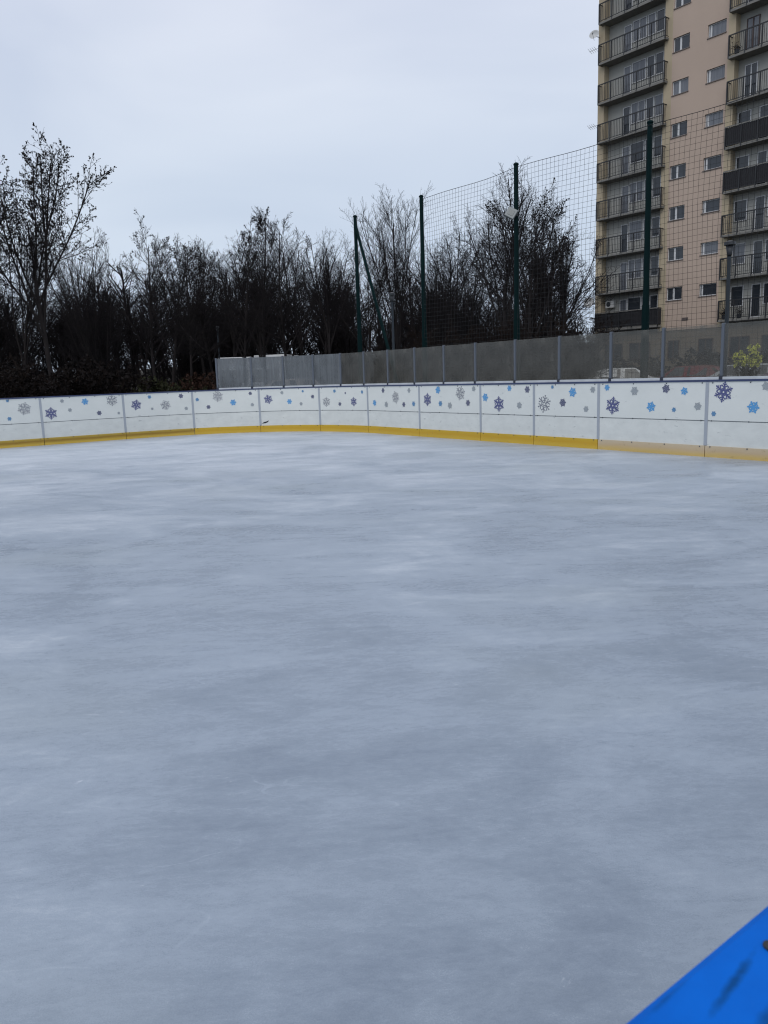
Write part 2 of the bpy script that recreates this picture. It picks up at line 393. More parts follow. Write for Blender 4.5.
def flake_mesh(kind, m, r, rot):
    mb = MB()
    for i, pl in enumerate(FLK[kind]):
        d = -.0001 * (i % 7)           # overlapping strokes never share a plane
        vs = [(r * (x * math.cos(rot) - y * math.sin(rot)), d, r * (x * math.sin(rot) + y * math.cos(rot))) for x, y in pl]
        ar = sum(vs[j][0] * vs[(j + 1) % len(vs)][2] - vs[(j + 1) % len(vs)][0] * vs[j][2] for j in range(len(vs)))
        mb.add(vs, [tuple(range(len(vs)))] if ar > 0 else [tuple(range(len(vs)))[::-1]])
    return mb
FL = [(-10.3, 1.138, 0.042, 'b'), (-9.94, 0.931, 0.168, 'G'), (-10.3, 0.704, 0.056, 'b'), (-9.33, 0.782, 0.169, 'N'), (-9.04, 1.078, 0.056, 'g'), (-8.87, 0.843, 0.056, 'g'), (-8.48, 1.037, 0.099, 'B'), (-8.15, 0.728, 0.071, 'k'), (-7.80, 1.041, 0.157, 'G'), (-7.65, 0.7, 0.043, 'g'), (-7.17, 0.889, 0.158, 'N'), (-6.8, 1.082, 0.058, 'b'), (-6.75, 0.765, 0.043, 'g'), (-6.39, 0.844, 0.145, 'G'), (-5.96, 1.074, 0.073, 'k'), (-5.84, 0.732, 0.058, 'g'), (-5.53, 0.959, 0.058, 'b'), (-5.24, 0.744, 0.066, 'k'), (-4.97, 1.024, 0.158, 'G'), (-4.56, 0.842, 0.102, 'B'), (-4.07, 1.076, 0.058, 'k'), (-4.03, 0.764, 0.058, 'g'), (-3.57, 0.901, 0.144, 'N'), (-3.16, 1.068, 0.057, 'g'), (-2.95, 0.823, 0.086, 'B'), (-2.53, 1.093, 0.042, 'b'), (-2.6, 0.753, 0.057, 'g'), (-2.23, 0.941, 0.063, 'k'), (-1.79, 0.796, 0.139, 'G'), (-1.5, 1.078, 0.055, 'b'), (-1.33, 0.734, 0.062, 'k'), (-1.12, 1.021, 0.034, 'k'), (-0.82, 0.795, 0.135, 'N'), (-0.48, 1.041, 0.053, 'b'), (0.04, 0.768, 0.092, 'B'), (0.43, 1.077, 0.072, 'k'), (0.55, 0.731, 0.085, 'g'), (0.95, 0.909, 0.158, 'G'), (1.28, 0.739, 0.072, 'k'), (1.5, 1.073, 0.068, 'g'), (1.67, 0.76, 0.072, 'b'), (2.2, 0.863, 0.165, 'N'), (2.59, 1.078, 0.10, 'B'), (2.67, 0.776, 0.075, 'b'), (3.0, 0.735, 0.085, 'g'), (3.36, 1.005, 0.165, 'G'), (3.80, 1.100, 0.067, 'g'), (3.61, 0.798, 0.08, 'k'), (4.16, 0.92, 0.10, 'B'), (4.57, 0.784, 0.175, 'N'), (4.88, 1.105, 0.070, 'B'), (5.38, 1.076, 0.08, 'k'), (5.16, 0.763, 0.08, 'g'), (5.83, 0.801, 0.18, 'G'), (6.04, 1.12, 0.042, 'b'), (6.54, 1.021, 0.105, 'B'), (6.3, 0.828, 0.09, 'k'), (7.01, 1.065, 0.068, 'g'), (6.86, 0.717, 0.066, 'g'), (7.33, 1.10, 0.066, 'B'), (7.46, 0.786, 0.172, 'N'), (7.91, 1.039, 0.088, 'g'), (8.25, 0.777, 0.10, 'B'), (8.53, 1.074, 0.084, 'k'), (8.87, 1.033, 0.075, 'B'), (8.69, 0.734, 0.046, 'b'), (9.12, 0.795, 0.075, 'g'), (9.40, 0.683, 0.048, 'b'), (9.55, 1.018, 0.175, 'N'), (10.04, 0.793, 0.108, 'B'), (10.22, 1.104, 0.075, 'g'),
      (10.75, .82, .15, 'G'), (11.1, 1.02, .07, 'k'), (-10.8, .86, .16, 'N'), (-11.3, 1.05, .06, 'g')]
FK = {'N': ('navy', 'flake_navy'), 'G': ('grey', 'flake_grey'), 'B': ('solid', 'flake_blue'), 'b': ('small', 'flake_steel'), 'k': ('small', 'flake_dark'), 'g': ('small', 'flake_pale')}

# ------------------------------------------------------------------ rink boards
SEAM = [-11.6, -9.56, -7.51, -5.66, -3.83, -2.02, -.26, 1.89, 4.01, 5.56, 7.145, 9.275, 11.3]
BL_ = ['white rink board at the left photo edge with one big grey snowflake',
       'white rink board second from the left, navy flake beside its left seam',
       'white rink board in front of the green shrub, third from the left',
       'white rink board under the free left end of the clear screen, pale blue flake',
       'white curved rink board with a dark mark low by its left seam',
       'white curved rink board in the corner bend, grey flake left and navy flake right',
       'white rink board below the braced green pole, large grey flake in its middle',
       'white rink board with a navy flake left and a dotted grey flake right',
       'white rink board with a blue flake left and a navy flake in its middle',
       'white rink board, last with bright yellow base, outlined grey flake at its left seam',
       'long white rink board with worn wooden base, navy flake beside its left seam',
       'white rink board at the right photo edge with the largest navy snowflake']
bolt_proto = None
for i in range(len(SEAM) - 1):
    s0, s1 = SEAM[i], SEAM[i + 1]
    q = P((s0 + s1) / 2, 0, 0); org = Vector((q.x, q.y, 0))
    t = thing('rink_board', BL_[i], 'rink board', org, 0, 'boards round the ice rink')
    mb = MB(); sweep(mb, s0 + .004, s1 - .004, .02, .07, -.06, 1.178, org); mb.build('backing_frame', M['gap'], t)
    g = .012
    mb = MB(); sweep(mb, s0 + g, s1 - g, 0, .02, .578, 1.178, org); mb.build('upper_panel', M['board'], t)
    mb = MB(); sweep(mb, s0 + g, s1 - g, 0, .02, .178, .563, org); mb.build('lower_panel', M['board_low'], t)
    km = M['kick_worn'] if i >= 10 else (M['kick_ochre'] if i <= 2 else M['kick'])
    mb = MB(); sweep(mb, s0 + .006, s1 - .006, -.012, .02, -.06, .178, org); mb.build('kick_plate', km, t)
    mb = MB(); sweep(mb, s0, s1, -.012, .10, 1.178, 1.208, org); mb.build('top_cap', M['navy_cap'], t)
    mb = MB(); sweep(mb, s1 - .028, s1 + .028, -.006, .018, .182, 1.176, org); mb.build('seam_strip', M['alu'], t)
    for (s, z, r, k) in FL:
        if not (s0 <= s < s1): continue
        kd, mm = FK[k]
        if s + r > s1 - .04: s = s1 - .04 - r
        if s - r < s0 + .04: s = s0 + .04 + r
        o = flake_mesh(kd, None, r * .95, random.uniform(-.3, .3) + PI / 6 * (k == 'N') + PI / 2 * (k == 'G')).build('snowflake', M[mm], t)
        p, tn = path(s)
        o.location = P(s, -.0035, z) - org; o.rotation_euler = (0, 0, math.atan2(tn[1], tn[0]))
    nb = 4
    for z in (1.16, .573, .165):
        for k in range(nb):
            s = s0 + .09 + (s1 - s0 - .18) * k / (nb - 1)
            off = -.012 if z < .17 else 0.0
            pos = P(s, off - .003, z) - org
            if bolt_proto is None:
                mb = MB(); mb.lathe([(.011, -.004), (.011, .003), (.006, .007)], 6)
                bolt_proto = mb.build('bolt', M['bolt'], t); o = bolt_proto
            else:
                o = link_copy(bolt_proto, t)
            p, tn = path(s)
            o.location = pos; o.rotation_euler = (R(90), 0, math.atan2(tn[1], tn[0]))
    if i == 4:      # the dark skid mark low beside the seam
        mb = MB(); a = s0 - .0 + .04
        vs = [P(s, -.003, z) - org for s, z in ((a - .0, .235), (a + .10, .24), (a + .17, .27), (a + .21, .32), (a + .13, .29), (a + .06, .275))]
        mb.add(vs, [tuple(range(6))[::-1]]); mb.build('skid_mark', M['black'], t)

# ------------------------------------------------------------------ clear screen on the boards
GP = [-4.96, -4.02, -3.12, -2.22, -1.32, -.46, .56, 1.65, 2.73, 3.78, 4.97, 6.14, 7.34, 8.40, 9.46, 10.6]
ORD = ['first', 'second', 'third', 'fourth', 'fifth', 'sixth', 'seventh', 'eighth', 'ninth', 'tenth', 'eleventh', 'twelfth', 'thirteenth', 'fourteenth', 'fifteenth']
for i in range(len(GP) - 1):
    s0, s1 = GP[i], GP[i + 1]
    q = P((s0 + s1) / 2, .08, 1.208); org = Vector(q)
    extra = (' at its free end, milky with streaks' if i == 0 else ', milky with streaks' if i < 4 else ', in front of the parked white car' if i == 12 else ', cut by the right photo edge' if i == 14 else '')
    lab = f'{ORD[i]} bay of the clear screen from the left{extra}'
    if i >= 4 and i not in (12, 14): lab = f'{ORD[i]} bay of the scratched clear screen from the left, grey and see-through'
    t = thing('clear_screen', lab, 'rink screen', org, 0, 'clear screens on the rink boards')
    mb = MB(); sweep(mb, s0 + .02, s1 - .02, .074, .084, 1.236, 2.05, org); mb.build('pane', M['screen_milky'] if i < 4 else M['screen'], t)
    mb = MB(); sweep(mb, s0 + .03, s1 - .03, .05, .11, 1.2085, 1.25, org); mb.build('base_rail', M['rail_white'], t)
    for s in ([s0] if i < len(GP) - 2 else [s0, s1]):
        mb = MB(); sweep(mb, s - .024, s + .024, .055, .105, 1.262, 2.062, org); mb.build('post', M['post_grey'], t, bevel=.006)
        mb = MB(); sweep(mb, s - .029, s + .029, .045, .115, 1.209, 1.262, org); mb.build('foot', M['foot_dark'], t)

# ------------------------------------------------------------------ the near board with its blue top
org = Vector((NEAR[0] - .0021, NEAR[1] + .0028, 0)); rz = math.atan2(D2[1], D2[0])
t = thing('near_rink_board', 'bright blue capped rink board in the bottom right corner, close to the camera', 'rink board', org, R(36.46))
mb = MB()
NS = 36
prof = [(-.1, 1.15), (-.1, 1.193), (-.098, 1.198), (-.093, 1.2), (-.0045, 1.2), (-.0012, 1.1985), (0, 1.195), (0, 1.15)]
vs = []
for x in (-1.6, 2.6):
    for y, z in prof: vs.append((x, y, z))
n = len(prof)
mb.add(vs, [(k, k + 1, n + k + 1, n + k)[::-1] for k in range(n - 1)] + [(n - 1, 0, n, 2 * n - 1)[::-1], tuple(range(n)), tuple(range(n, 2 * n))[::-1]])
cap = mb.build('top_cap', M['cap_blue'], t)
mb = MB(); mb.box(-1.6, 2.6, -.075, -.02, -.06, 1.15); mb.build('panel', M['board'], t)
mb = MB(); mb.box(-1.6, 2.6, -.02, -.008, -.06, .18); mb.build('kick_plate', M['kick'], t)
mb = MB(); mb.lathe([(.0034, 1.2), (.0034, 1.2008), (.002, 1.2012)], 12)
for x in (-1.1, -.5, .0262, .6, 1.2, 1.8, 2.4):
    o = mb.build('bolt', M['black'], t); o.location = (x + .0026, -.0162, .0001)
# dark rub marks on the blue top, each a soft ellipse along the board
def rub(m, marks):
    nt = m.node_tree; b = nt.nodes['Principled BSDF']; src = b.inputs['Base Color'].links[0].from_socket
    tc = nt.nodes.new('ShaderNodeTexCoord')
    nz = nt.nodes.new('ShaderNodeTexNoise'); nz.inputs['Scale'].default_value = 140; nz.inputs['Detail'].default_value = 4
    nt.links.new(tc.outputs['Object'], nz.inputs['Vector'])
    for (cx, cy, hl, hw, a, amt) in marks:
        mp = nt.nodes.new('ShaderNodeMapping'); mp.vector_type = 'TEXTURE'
        mp.inputs['Location'].default_value = (cx, cy, 1.2); mp.inputs['Rotation'].default_value = (0, 0, a); mp.inputs['Scale'].default_value = (hl, hw, .05)
        ln = nt.nodes.new('ShaderNodeVectorMath'); ln.operation = 'LENGTH'
        ad = nt.nodes.new('ShaderNodeMath'); ad.operation = 'MULTIPLY_ADD'; ad.inputs[1].default_value = 1.1
        mr = nt.nodes.new('ShaderNodeMapRange'); mr.inputs[1].default_value = .75; mr.inputs[2].default_value = 1.55; mr.inputs[3].default_value = amt; mr.inputs[4].default_value = 0
        mx = nt.nodes.new('ShaderNodeMix'); mx.data_type = 'RGBA'; mx.inputs[7].default_value = (0.0, .045, .16, 1)
        nt.links.new(tc.outputs['Object'], mp.inputs[0]); nt.links.new(mp.outputs[0], ln.inputs[0])
        nt.links.new(nz.outputs['Fac'], ad.inputs[0]); nt.links.new(ln.outputs['Value'], ad.inputs[2]); nt.links.new(ad.outputs[0], mr.inputs[0])
        nt.links.new(mr.outputs[0], mx.inputs[0]); nt.links.new(src, mx.inputs[6]); src = mx.outputs[2]
    nt.links.new(src, b.inputs['Base Color'])
rub(M['cap_blue'], [(-.002, -.0165, .026, .0026, R(9), .85), (-.006, -.034, .022, .004, R(4), .7), (-.03, -.0045, .02, .0018, R(2), .5), (.09, -.02, .03, .003, R(-5), .6), (.3, -.03, .06, .005, R(3), .6), (-.3, -.04, .07, .004, R(-2), .6)])

# ------------------------------------------------------------------ poles and ball-stop net
POLE = [(-.55, 23.76), (1.25, 21.46), (3.23, 18.57), (5.31, 15.84), (7.28, 13.0)]
PL = ['dark green net pole farthest left, with a slanting brace', 'plain dark green net pole, second from the left, where the net begins',
      'dark green net pole with a small tilted square floodlight', 'dark green net pole rising in front of the apartment block balconies', 'dark green net pole beyond the right photo edge']
for i, (x, y) in enumerate(POLE):
    t = thing('net_pole', PL[i], 'pole', (x, y, -.06), 0, 'green poles of the ball net')
    lean = (0, 0, 6.06)
    mb = MB(); mb.bar((0, 0, 0), (lean[0] * .45, 0, 2.7), .080, .073, 12); mb.bar((lean[0] * .45, 0, 2.7), lean, .060, .050, 12); mb.build('shaft', M['green_pole'], t)
    mb = MB(); mb.lathe([(.062, lean[2]), (.062, lean[2] + .025), (.03, lean[2] + .05)], 12); o = mb.build('pole_cap', M['green_pole'], t); o.location = (lean[0], 0, 0)
    if i == 0:
        mb = MB(); mb.bar((lean[0] * .97, 0, 5.85), (1.35, -1.55, 0), .042, .052, 10); mb.build('brace', M['green_pole'], t)
NT = 5.95
NL = ['black ball net between the second and third green poles', 'black ball net crossing the edge of the apartment block, between third and fourth poles', 'black ball net right of the fourth green pole, over the pink wall']
for i in range(1, 4):
    a = Vector((*POLE[i], 0)); b = Vector((*POLE[i + 1], 0)); L_ = (b - a).length; d = (b - a) / L_
    nx = int(L_ / .108); mb = MB(); r = .0031
    rnd = random.Random(i)
    def top(u): return NT - .03 * 4 * (u / L_) * (1 - u / L_)
    def cord(p, q, r=r): mb.bar(p, q, r, r, 3, False)
    ny = 54
    wob = lambda u, v: Vector((-d.y, d.x, 0)) * (.05 * math.sin(u * 2.1 + v * 1.3 + i))
    def pos(u, v):   # v 0 bottom .. 1 top
        zz = .15 + (top(u) - .15) * v
        return a + d * u + Vector((0, 0, zz)) + wob(u, v * 6)
    for k in range(nx + 1):
        u = .06 + (L_ - .12) * k / nx
        for j in range(7): cord(pos(u, j / 7), pos(u, (j + 1) / 7))
    for k in range(ny + 1):
        v = k / ny
        for j in range(6): cord(pos(.06 + (L_ - .12) * j / 6, v), pos(.06 + (L_ - .12) * (j + 1) / 6, v), r)
    t = thing('ball_net', NL[i - 1], 'net', (0, 0, 0), 0, 'ball net behind the rink')
    mb.build('mesh', M['net'], t)
    mb = MB()
    for j in range(10): mb.bar(pos(L_ * j / 10, 1), pos(L_ * (j + 1) / 10, 1), .006, .006, 5)
    mb.build('top_cable', M['net'], t)

# floodlight on the third pole
fp = Vector((*POLE[2], 4.93))
t = thing('floodlight', 'small square grey floodlight, tilted, high on the third green pole', 'floodlight', fp, R(-20))
def rotm(o): o.rotation_euler = (R(-18), R(30), 0)
mb = MB(); mb.box(-.115, .115, -.045, .03, -.115, .115); o = mb.build('housing', M['lamp_body'], t, bevel=.012); o.location = (-.09, -.13, .02); rotm(o)
mb = MB(); mb.box(-.062, .062, -.052, -.044, -.062, .062); o2 = mb.build('lens', M['lamp_glass'], t); o2.location = o.location; rotm(o2)
mb = MB(); mb.bar((-.09, -.11, .02), (0, -.02, -.02), .014, .014, 8); mb.box(-.05, .05, -.09, -.06, -.04, .02); mb.build('bracket', M['lamp_dark'], t)

# ------------------------------------------------------------------ park lamps
def park_lamp(x, y, h, label):
    t = thing('park_lamp', label, 'street lamp', (x, y, -.06), 0, 'park lamps')
    mb = MB(); mb.lathe([(.08, 0), (.08, .7), (.05, .75), (.04, h - .29)], 12); mb.build('pole', M['pole_grey'], t, True)
    mb = MB(); mb.lathe([(.045, h - .30), (.055, h - .25), (.085, h - .08)], 14); mb.build('lamp_glass', M['lamp_dark'], t, True)
    mb = MB(); mb.lathe([(.03, h + .04), (.12, h + .005), (.125, h - .06), (.04, h - .078)][::-1], 16); mb.build('lamp_cap', M['lamp_dark'], t)
park_lamp(8.01, 18.32, 4.2, 'grey park lamp with a dark flat cap in front of the right balconies')
park_lamp(.57, 29.99, 4.5, 'dark park lamp among the bare trees, between the first two green poles')
park_lamp(-8.85, 44.12, 4.45, 'thin dark park lamp far back, above the left end of the clear screen')

# ------------------------------------------------------------------ apartment block
BX, BY = 21.273 - .6018 * 6.9, 57.451 + .7986 * 6.9
blk = thing('apartment_block', 'tall pink and yellow apartment block with dark railed balconies at the right', 'apartment block', (BX, BY, -.06), R(-53))
FLH = 2.75
SL = [7.20 + FLH * k for k in range(-1, 10)]        # balcony slab tops
H_TOP = SL[-1] + FLH + .6
DEP = 11.0; XE = 16.5
bays = [(.56, 5.59), (10.74, 15.8)]
mb = MB()
for x0, x1 in ((0, .56), (5.59, 6.2), (10.26, 10.74), (15.8, XE)): mb.box(x0, x1, 0, .6, 4.0, H_TOP)
mb.build('pier', M['yellow'], blk)
# pink wall with real openings
wa = (6.26, 7.50, 1.66, 2.57); wb = (8.80, 10.10, 1.72, 2.54)
mb = MB()
def strip(x0, x1, holes):
    z = 4.0
    for a, b in holes:
        mb.box(x0, x1, .004, .3, z, a); z = b
    mb.box(x0, x1, .004, .3, z, H_TOP)
hA = [(s - FLH + wa[2], s - FLH + wa[3]) for s in SL]; hB = [(s - FLH + wb[2], s - FLH + wb[3]) for s in SL]
hA = [h for h in hA if h[0] > 4.2] + [(SL[-1] + wa[2], SL[-1] + wa[3])]; hB = [h for h in hB if h[0] > 4.2] + [(SL[-1] + wb[2], SL[-1] + wb[3])]
strip(6.2, wa[0], []); strip(wa[0], wa[1], hA); strip(wa[1], wb[0], []); strip(wb[0], wb[1], hB); strip(wb[1], 10.26, [])
mb.build('wall', M['pink'], blk)
mb = MB()
mb.box(0, XE, .62, DEP, 4.0, H_TOP - .02); mb.box(.004, .3, .6, .62, 4, H_TOP - .02)
mb.build('core', M['yellow'], blk)
for x0, x1 in bays:
    mb = MB(); mb.box(x0, x1, .55, .615, 4.0, H_TOP - .01); mb.build('loggia_wall', M['loggia'], blk)
mb = MB(); mb.box(.05, XE - .05, .05, DEP - .05, 0, 3.98); mb.build('plinth', M['plinth'], blk)
mb = MB(); mb.box(-.15, XE + .15, -.15, DEP + .15, H_TOP, H_TOP + .35); mb.build('roof', M['slab'], blk)

def window(x0, x1, z0, z1, y, mull, frame='frame_white', glass='pane', name='window', depth=.05):
    """frame ring standing out towards -y from y, pane inside; mull = fractions of vertical bars"""
    w = .055; mb = MB()
    mb.box(x0, x0 + w, y - depth, y, z0, z1); mb.box(x1 - w, x1, y - depth, y, z0, z1)
    mb.box(x0 + w, x1 - w, y - depth, y, z0, z0 + w); mb.box(x0 + w, x1 - w, y - depth, y, z1 - w, z1)
    for f, ww in mull:
        c = x0 + (x1 - x0) * f; mb.box(c - ww, c + ww, y - depth, y, z0 + w, z1 - w)
    o = mb.build(name, M[frame], blk)
    mb = MB(); mb.box(x0 + w, x1 - w, y - depth * .45, y - .002, z0 + w, z1 - w); mb.build('pane', M[glass], o)
    return o
rr = random.Random(8)
for a, b in hA:
    o = window(wa[0], wa[1], a + .005, b - .005, .17, [(.42, .07)], glass=rr.choice(['pane', 'pane', 'curtain']))
    mb = MB(); mb.box(wa[0] - .03, wa[1] + .03, -.05, .12, a - .045, a + .003); mb.build('sill', M['sill'], o)
for a, b in hB:
    o = window(wb[0], wb[1], a + .005, b - .005, .17, [(.14, .06)], glass=rr.choice(['pane', 'curtain', 'pane']))
    mb = MB(); mb.box(wb[0] - .03, wb[1] + .03, -.05, .12, a - .045, a + .003); mb.build('sill', M['sill'], o)
# low vent on the pink wall
mb = MB(); mb.box(7.55, 8.05, -.012, .0, 4.62, 4.84)
for k in range(4): mb.box(7.57, 8.03, -.03, -.013, 4.64 + k * .05, 4.665 + k * .05)
mb.build('vent', M['sill'], blk)
# ground floor windows
for x0, x1 in ((1.0, 2.6), (3.2, 5.0), (6.5, 7.4), (8.9, 10.0), (11.2, 12.6), (13.4, 15.0)):
    window(x0, x1, 2.0, 3.3, .047, [(.5, .04)], frame='frame_brown')
# balconies
BFY = -.42
def railing(x0, x1, z, clad, parent):
    mb = MB(); h = 1.20; y0 = BFY + .03
    n = max(2, round((x1 - x0) / 1.08))
    xs = [x0 + .03 + (x1 - x0 - .06) * k / n for k in range(n + 1)]
    for x in xs: mb.box(x - .036, x + .036, y0 - .036, y0 + .036, z - .12, z + h)
    mb.box(x0, x1, y0 - .03, y0 + .03, z + h, z + h + .07)
    for x in (x0 + .03, x1 - .03): mb.box(x - .03, x + .03, y0 + .031, -.004, z + h, z + h + .045); mb.box(x - .015, x + .015, y0 + .031, -.004, z + .08, z + .11)
    mb.box(x0 + .06, x1 - .06, y0 - .02, y0 + .02, z + .07, z + .11)
    for i in range(n):
        m_ = int((xs[i + 1] - xs[i]) / .125)
        for k in range(1, m_):
            x = xs[i] + (xs[i + 1] - xs[i]) * k / m_; mb.box(x - .011, x + .011, y0 - .011, y0 + .011, z + .111, z + h - .001)
    for x in (x0 + .03, x1 - .03):
        for yy in (-.27, -.15): mb.box(x - .008, x + .008, yy - .008, yy + .008, z + .111, z + h - .001)
    mb.build('railing', M['rail_black'], parent)
    if clad:
        mb = MB(); mb.box(x0 + .06, x1 - .06, y0 + .03, y0 + .04, z + .06, z + h - .02); mb.box(x1 - .012, x1 - .004, y0 + .05, -.01, z + .06, z + h - .02); mb.build('screen_cloth', M['clad_black'], parent)
        mb = MB(); mb.box(x0, x1, y0 - .034, y0 - .0305, z + h - .01, z + h + .05); mb.build('rail_strip', M['slab'], parent)
for k, z in enumerate(SL):
    for bi, (x0, x1) in enumerate(bays):
        a, b = (.30, 5.90) if bi == 0 else (10.50, 16.0)
        mb = MB(); mb.box(a, b, BFY, -.003, z - .14, z); mb.box(x0 + .003, x1 - .003, -.002, .547, z - .14, z); sl = mb.build('balcony', M['slab'], blk)
        clad = (bi == 0 and k == 0) or (bi == 1 and k in (3, 4))
        railing(a, b, z, clad, sl)
        if bi == 0:
            window(1.92, 2.55, z + .05, z + 2.15, .548, [], glass=rr.choice(['pane', 'curtain']), name='door', depth=.06)
            window(2.62, 3.80, z + .85, z + 2.25, .548, [(.5, .03)] if k % 2 else [], glass=rr.choice(['pane', 'curtain', 'curtain']), depth=.06)
            window(3.87, 4.50, z + .85, z + 2.25, .548, [], glass=rr.choice(['pane', 'curtain']), depth=.06)
            window(4.57, 5.25, z + .85, z + 2.25, .548, [], glass=rr.choice(['pane', 'pane', 'curtain']), depth=.06)
        else:
            if k >= 5:
                fr = 'frame_brown' if k % 2 == 0 else 'frame_white'
                window(11.2, 12.05, z + .05, z + 2.2, .548, [(.5, .04)], frame=fr, name='door', depth=.06, glass=rr.choice(['pane', 'curtain']))
                window(12.9, 14.6, z + .85, z + 2.2, .548, [(.5, .04)], depth=.06)
            else:
                window(10.85, 11.75, z + .85, z + 2.2, .548, [], depth=.06, glass=rr.choice(['pane', 'curtain']))
                window(12.3, 12.95, z + .05, z + 2.2, .548, [], name='door', depth=.06)
                window(13.1, 14.6, z + .85, z + 2.2, .548, [(.5, .04)], depth=.06)
def bl(x, y, z):      # block-local to world
    c, s = math.cos(R(-53)), math.sin(R(-53)); return (BX + c * x - s * y, BY + s * x + c * y, z - .06)
def dish(x, y, z, label, r=.42):
    t = thing('satellite_dish', label, 'satellite dish', bl(x, y, z), R(-32), 'satellite dishes on the block')
    Mx = Matrix.Rotation(R(68), 4, 'X')
    mb = MB(); mb.lathe([(.02, -.07), (r * .5, -.035), (r * .8, .02), (r, .085), (r * .985, .09), (r * .78, .03), (r * .48, -.02), (.02, -.05)], 18, Matrix.Translation((0, -.28, 0)) @ Mx); mb.build('reflector', M['dish'], t, True)
    mb = MB(); mb.bar((0, -.22, -.05), (.25, .30, -.05), .025, .025, 8); mb.bar((0, -.3, -.38), (0, -.72, -.05), .012, .012, 6); mb.bar((0, -.72, -.07), (0, -.66, .02), .035, .035, 8); mb.build('arm', M['rail_black'], t)
dish(-.22, -.30, 6.55, 'pale satellite dish low on the left corner of the apartment block')
dish(-.05, -.30, 25.7, 'satellite dish high on the left corner of the apartment block', .36)
def aerial(z, label):
    t = thing('television_aerial', label, 'aerial', bl(.0, -.1, z), R(-53), 'aerials on the block')
    mb = MB(); mb.bar((.05, 0, 0), (-.75, 0, 0), .015, .015, 6); mb.build('boom', M['dish'], t)
    for k in range(4):
        mb = MB(); x = -.15 - k * .18; mb.bar((x, -.25, .12), (x, .25, -.12), .012, .012, 5); mb.build('rod', M['dish'], t)
aerial(24.9, 'upper television aerial sticking out left of the apartment block')
aerial(19.55, 'lower television aerial sticking out left of the apartment block')
def plant(x, k, seed, label):
    t = thing('potted_plant', label, 'plant', bl(x, -.2, SL[k] + .002), 0, 'plants on the balconies')
    mb = MB(); mb.lathe([(.11, 0), (.16, .30), (.17, .32)], 12); mb.build('pot', M['lamp_dark'], t)
    g = random.Random(seed); mb = MB()
    for q in range(160):
        c = Vector((g.gauss(0, .14), g.gauss(0, .07), .34 + abs(g.gauss(0, .17)))); a = Vector((g.gauss(0, 1), g.gauss(0, 1), g.gauss(0, 1))).normalized() * .05; b_ = a.orthogonal().normalized() * .03
        mb.add([c - a, c - b_, c + a, c + b_], [(0, 1, 2, 3)])
    mb.build('foliage', M['leaf_dark'], t)
plant(11.0, 6, 1, 'dark potted plant on the topmost fully seen right balcony')
plant(11.9, 0, 2, 'dark potted plant on the lowest right balcony, right of two')
plant(10.85, 0, 3, 'dark potted plant in the corner of the lowest right balcony, left of two')
t = thing('air_conditioner', 'white air conditioner on the loggia wall of the lowest left balcony', 'air conditioner', bl(1.15, .55, 6.35), R(-53))
mb = MB(); mb.box(-.38, .38, -.3, -.02, -.27, .27); mb.build('casing', M['ac'], t, bevel=.02)
mb = MB(); mb.lathe([(.19, 0), (.19, .012), (.05, .02)], 18, Matrix.Translation((-.08, -.303, 0)) @ Matrix.Rotation(R(90), 4, 'X')); mb.build('fan_grille', M['lamp_dark'], t)

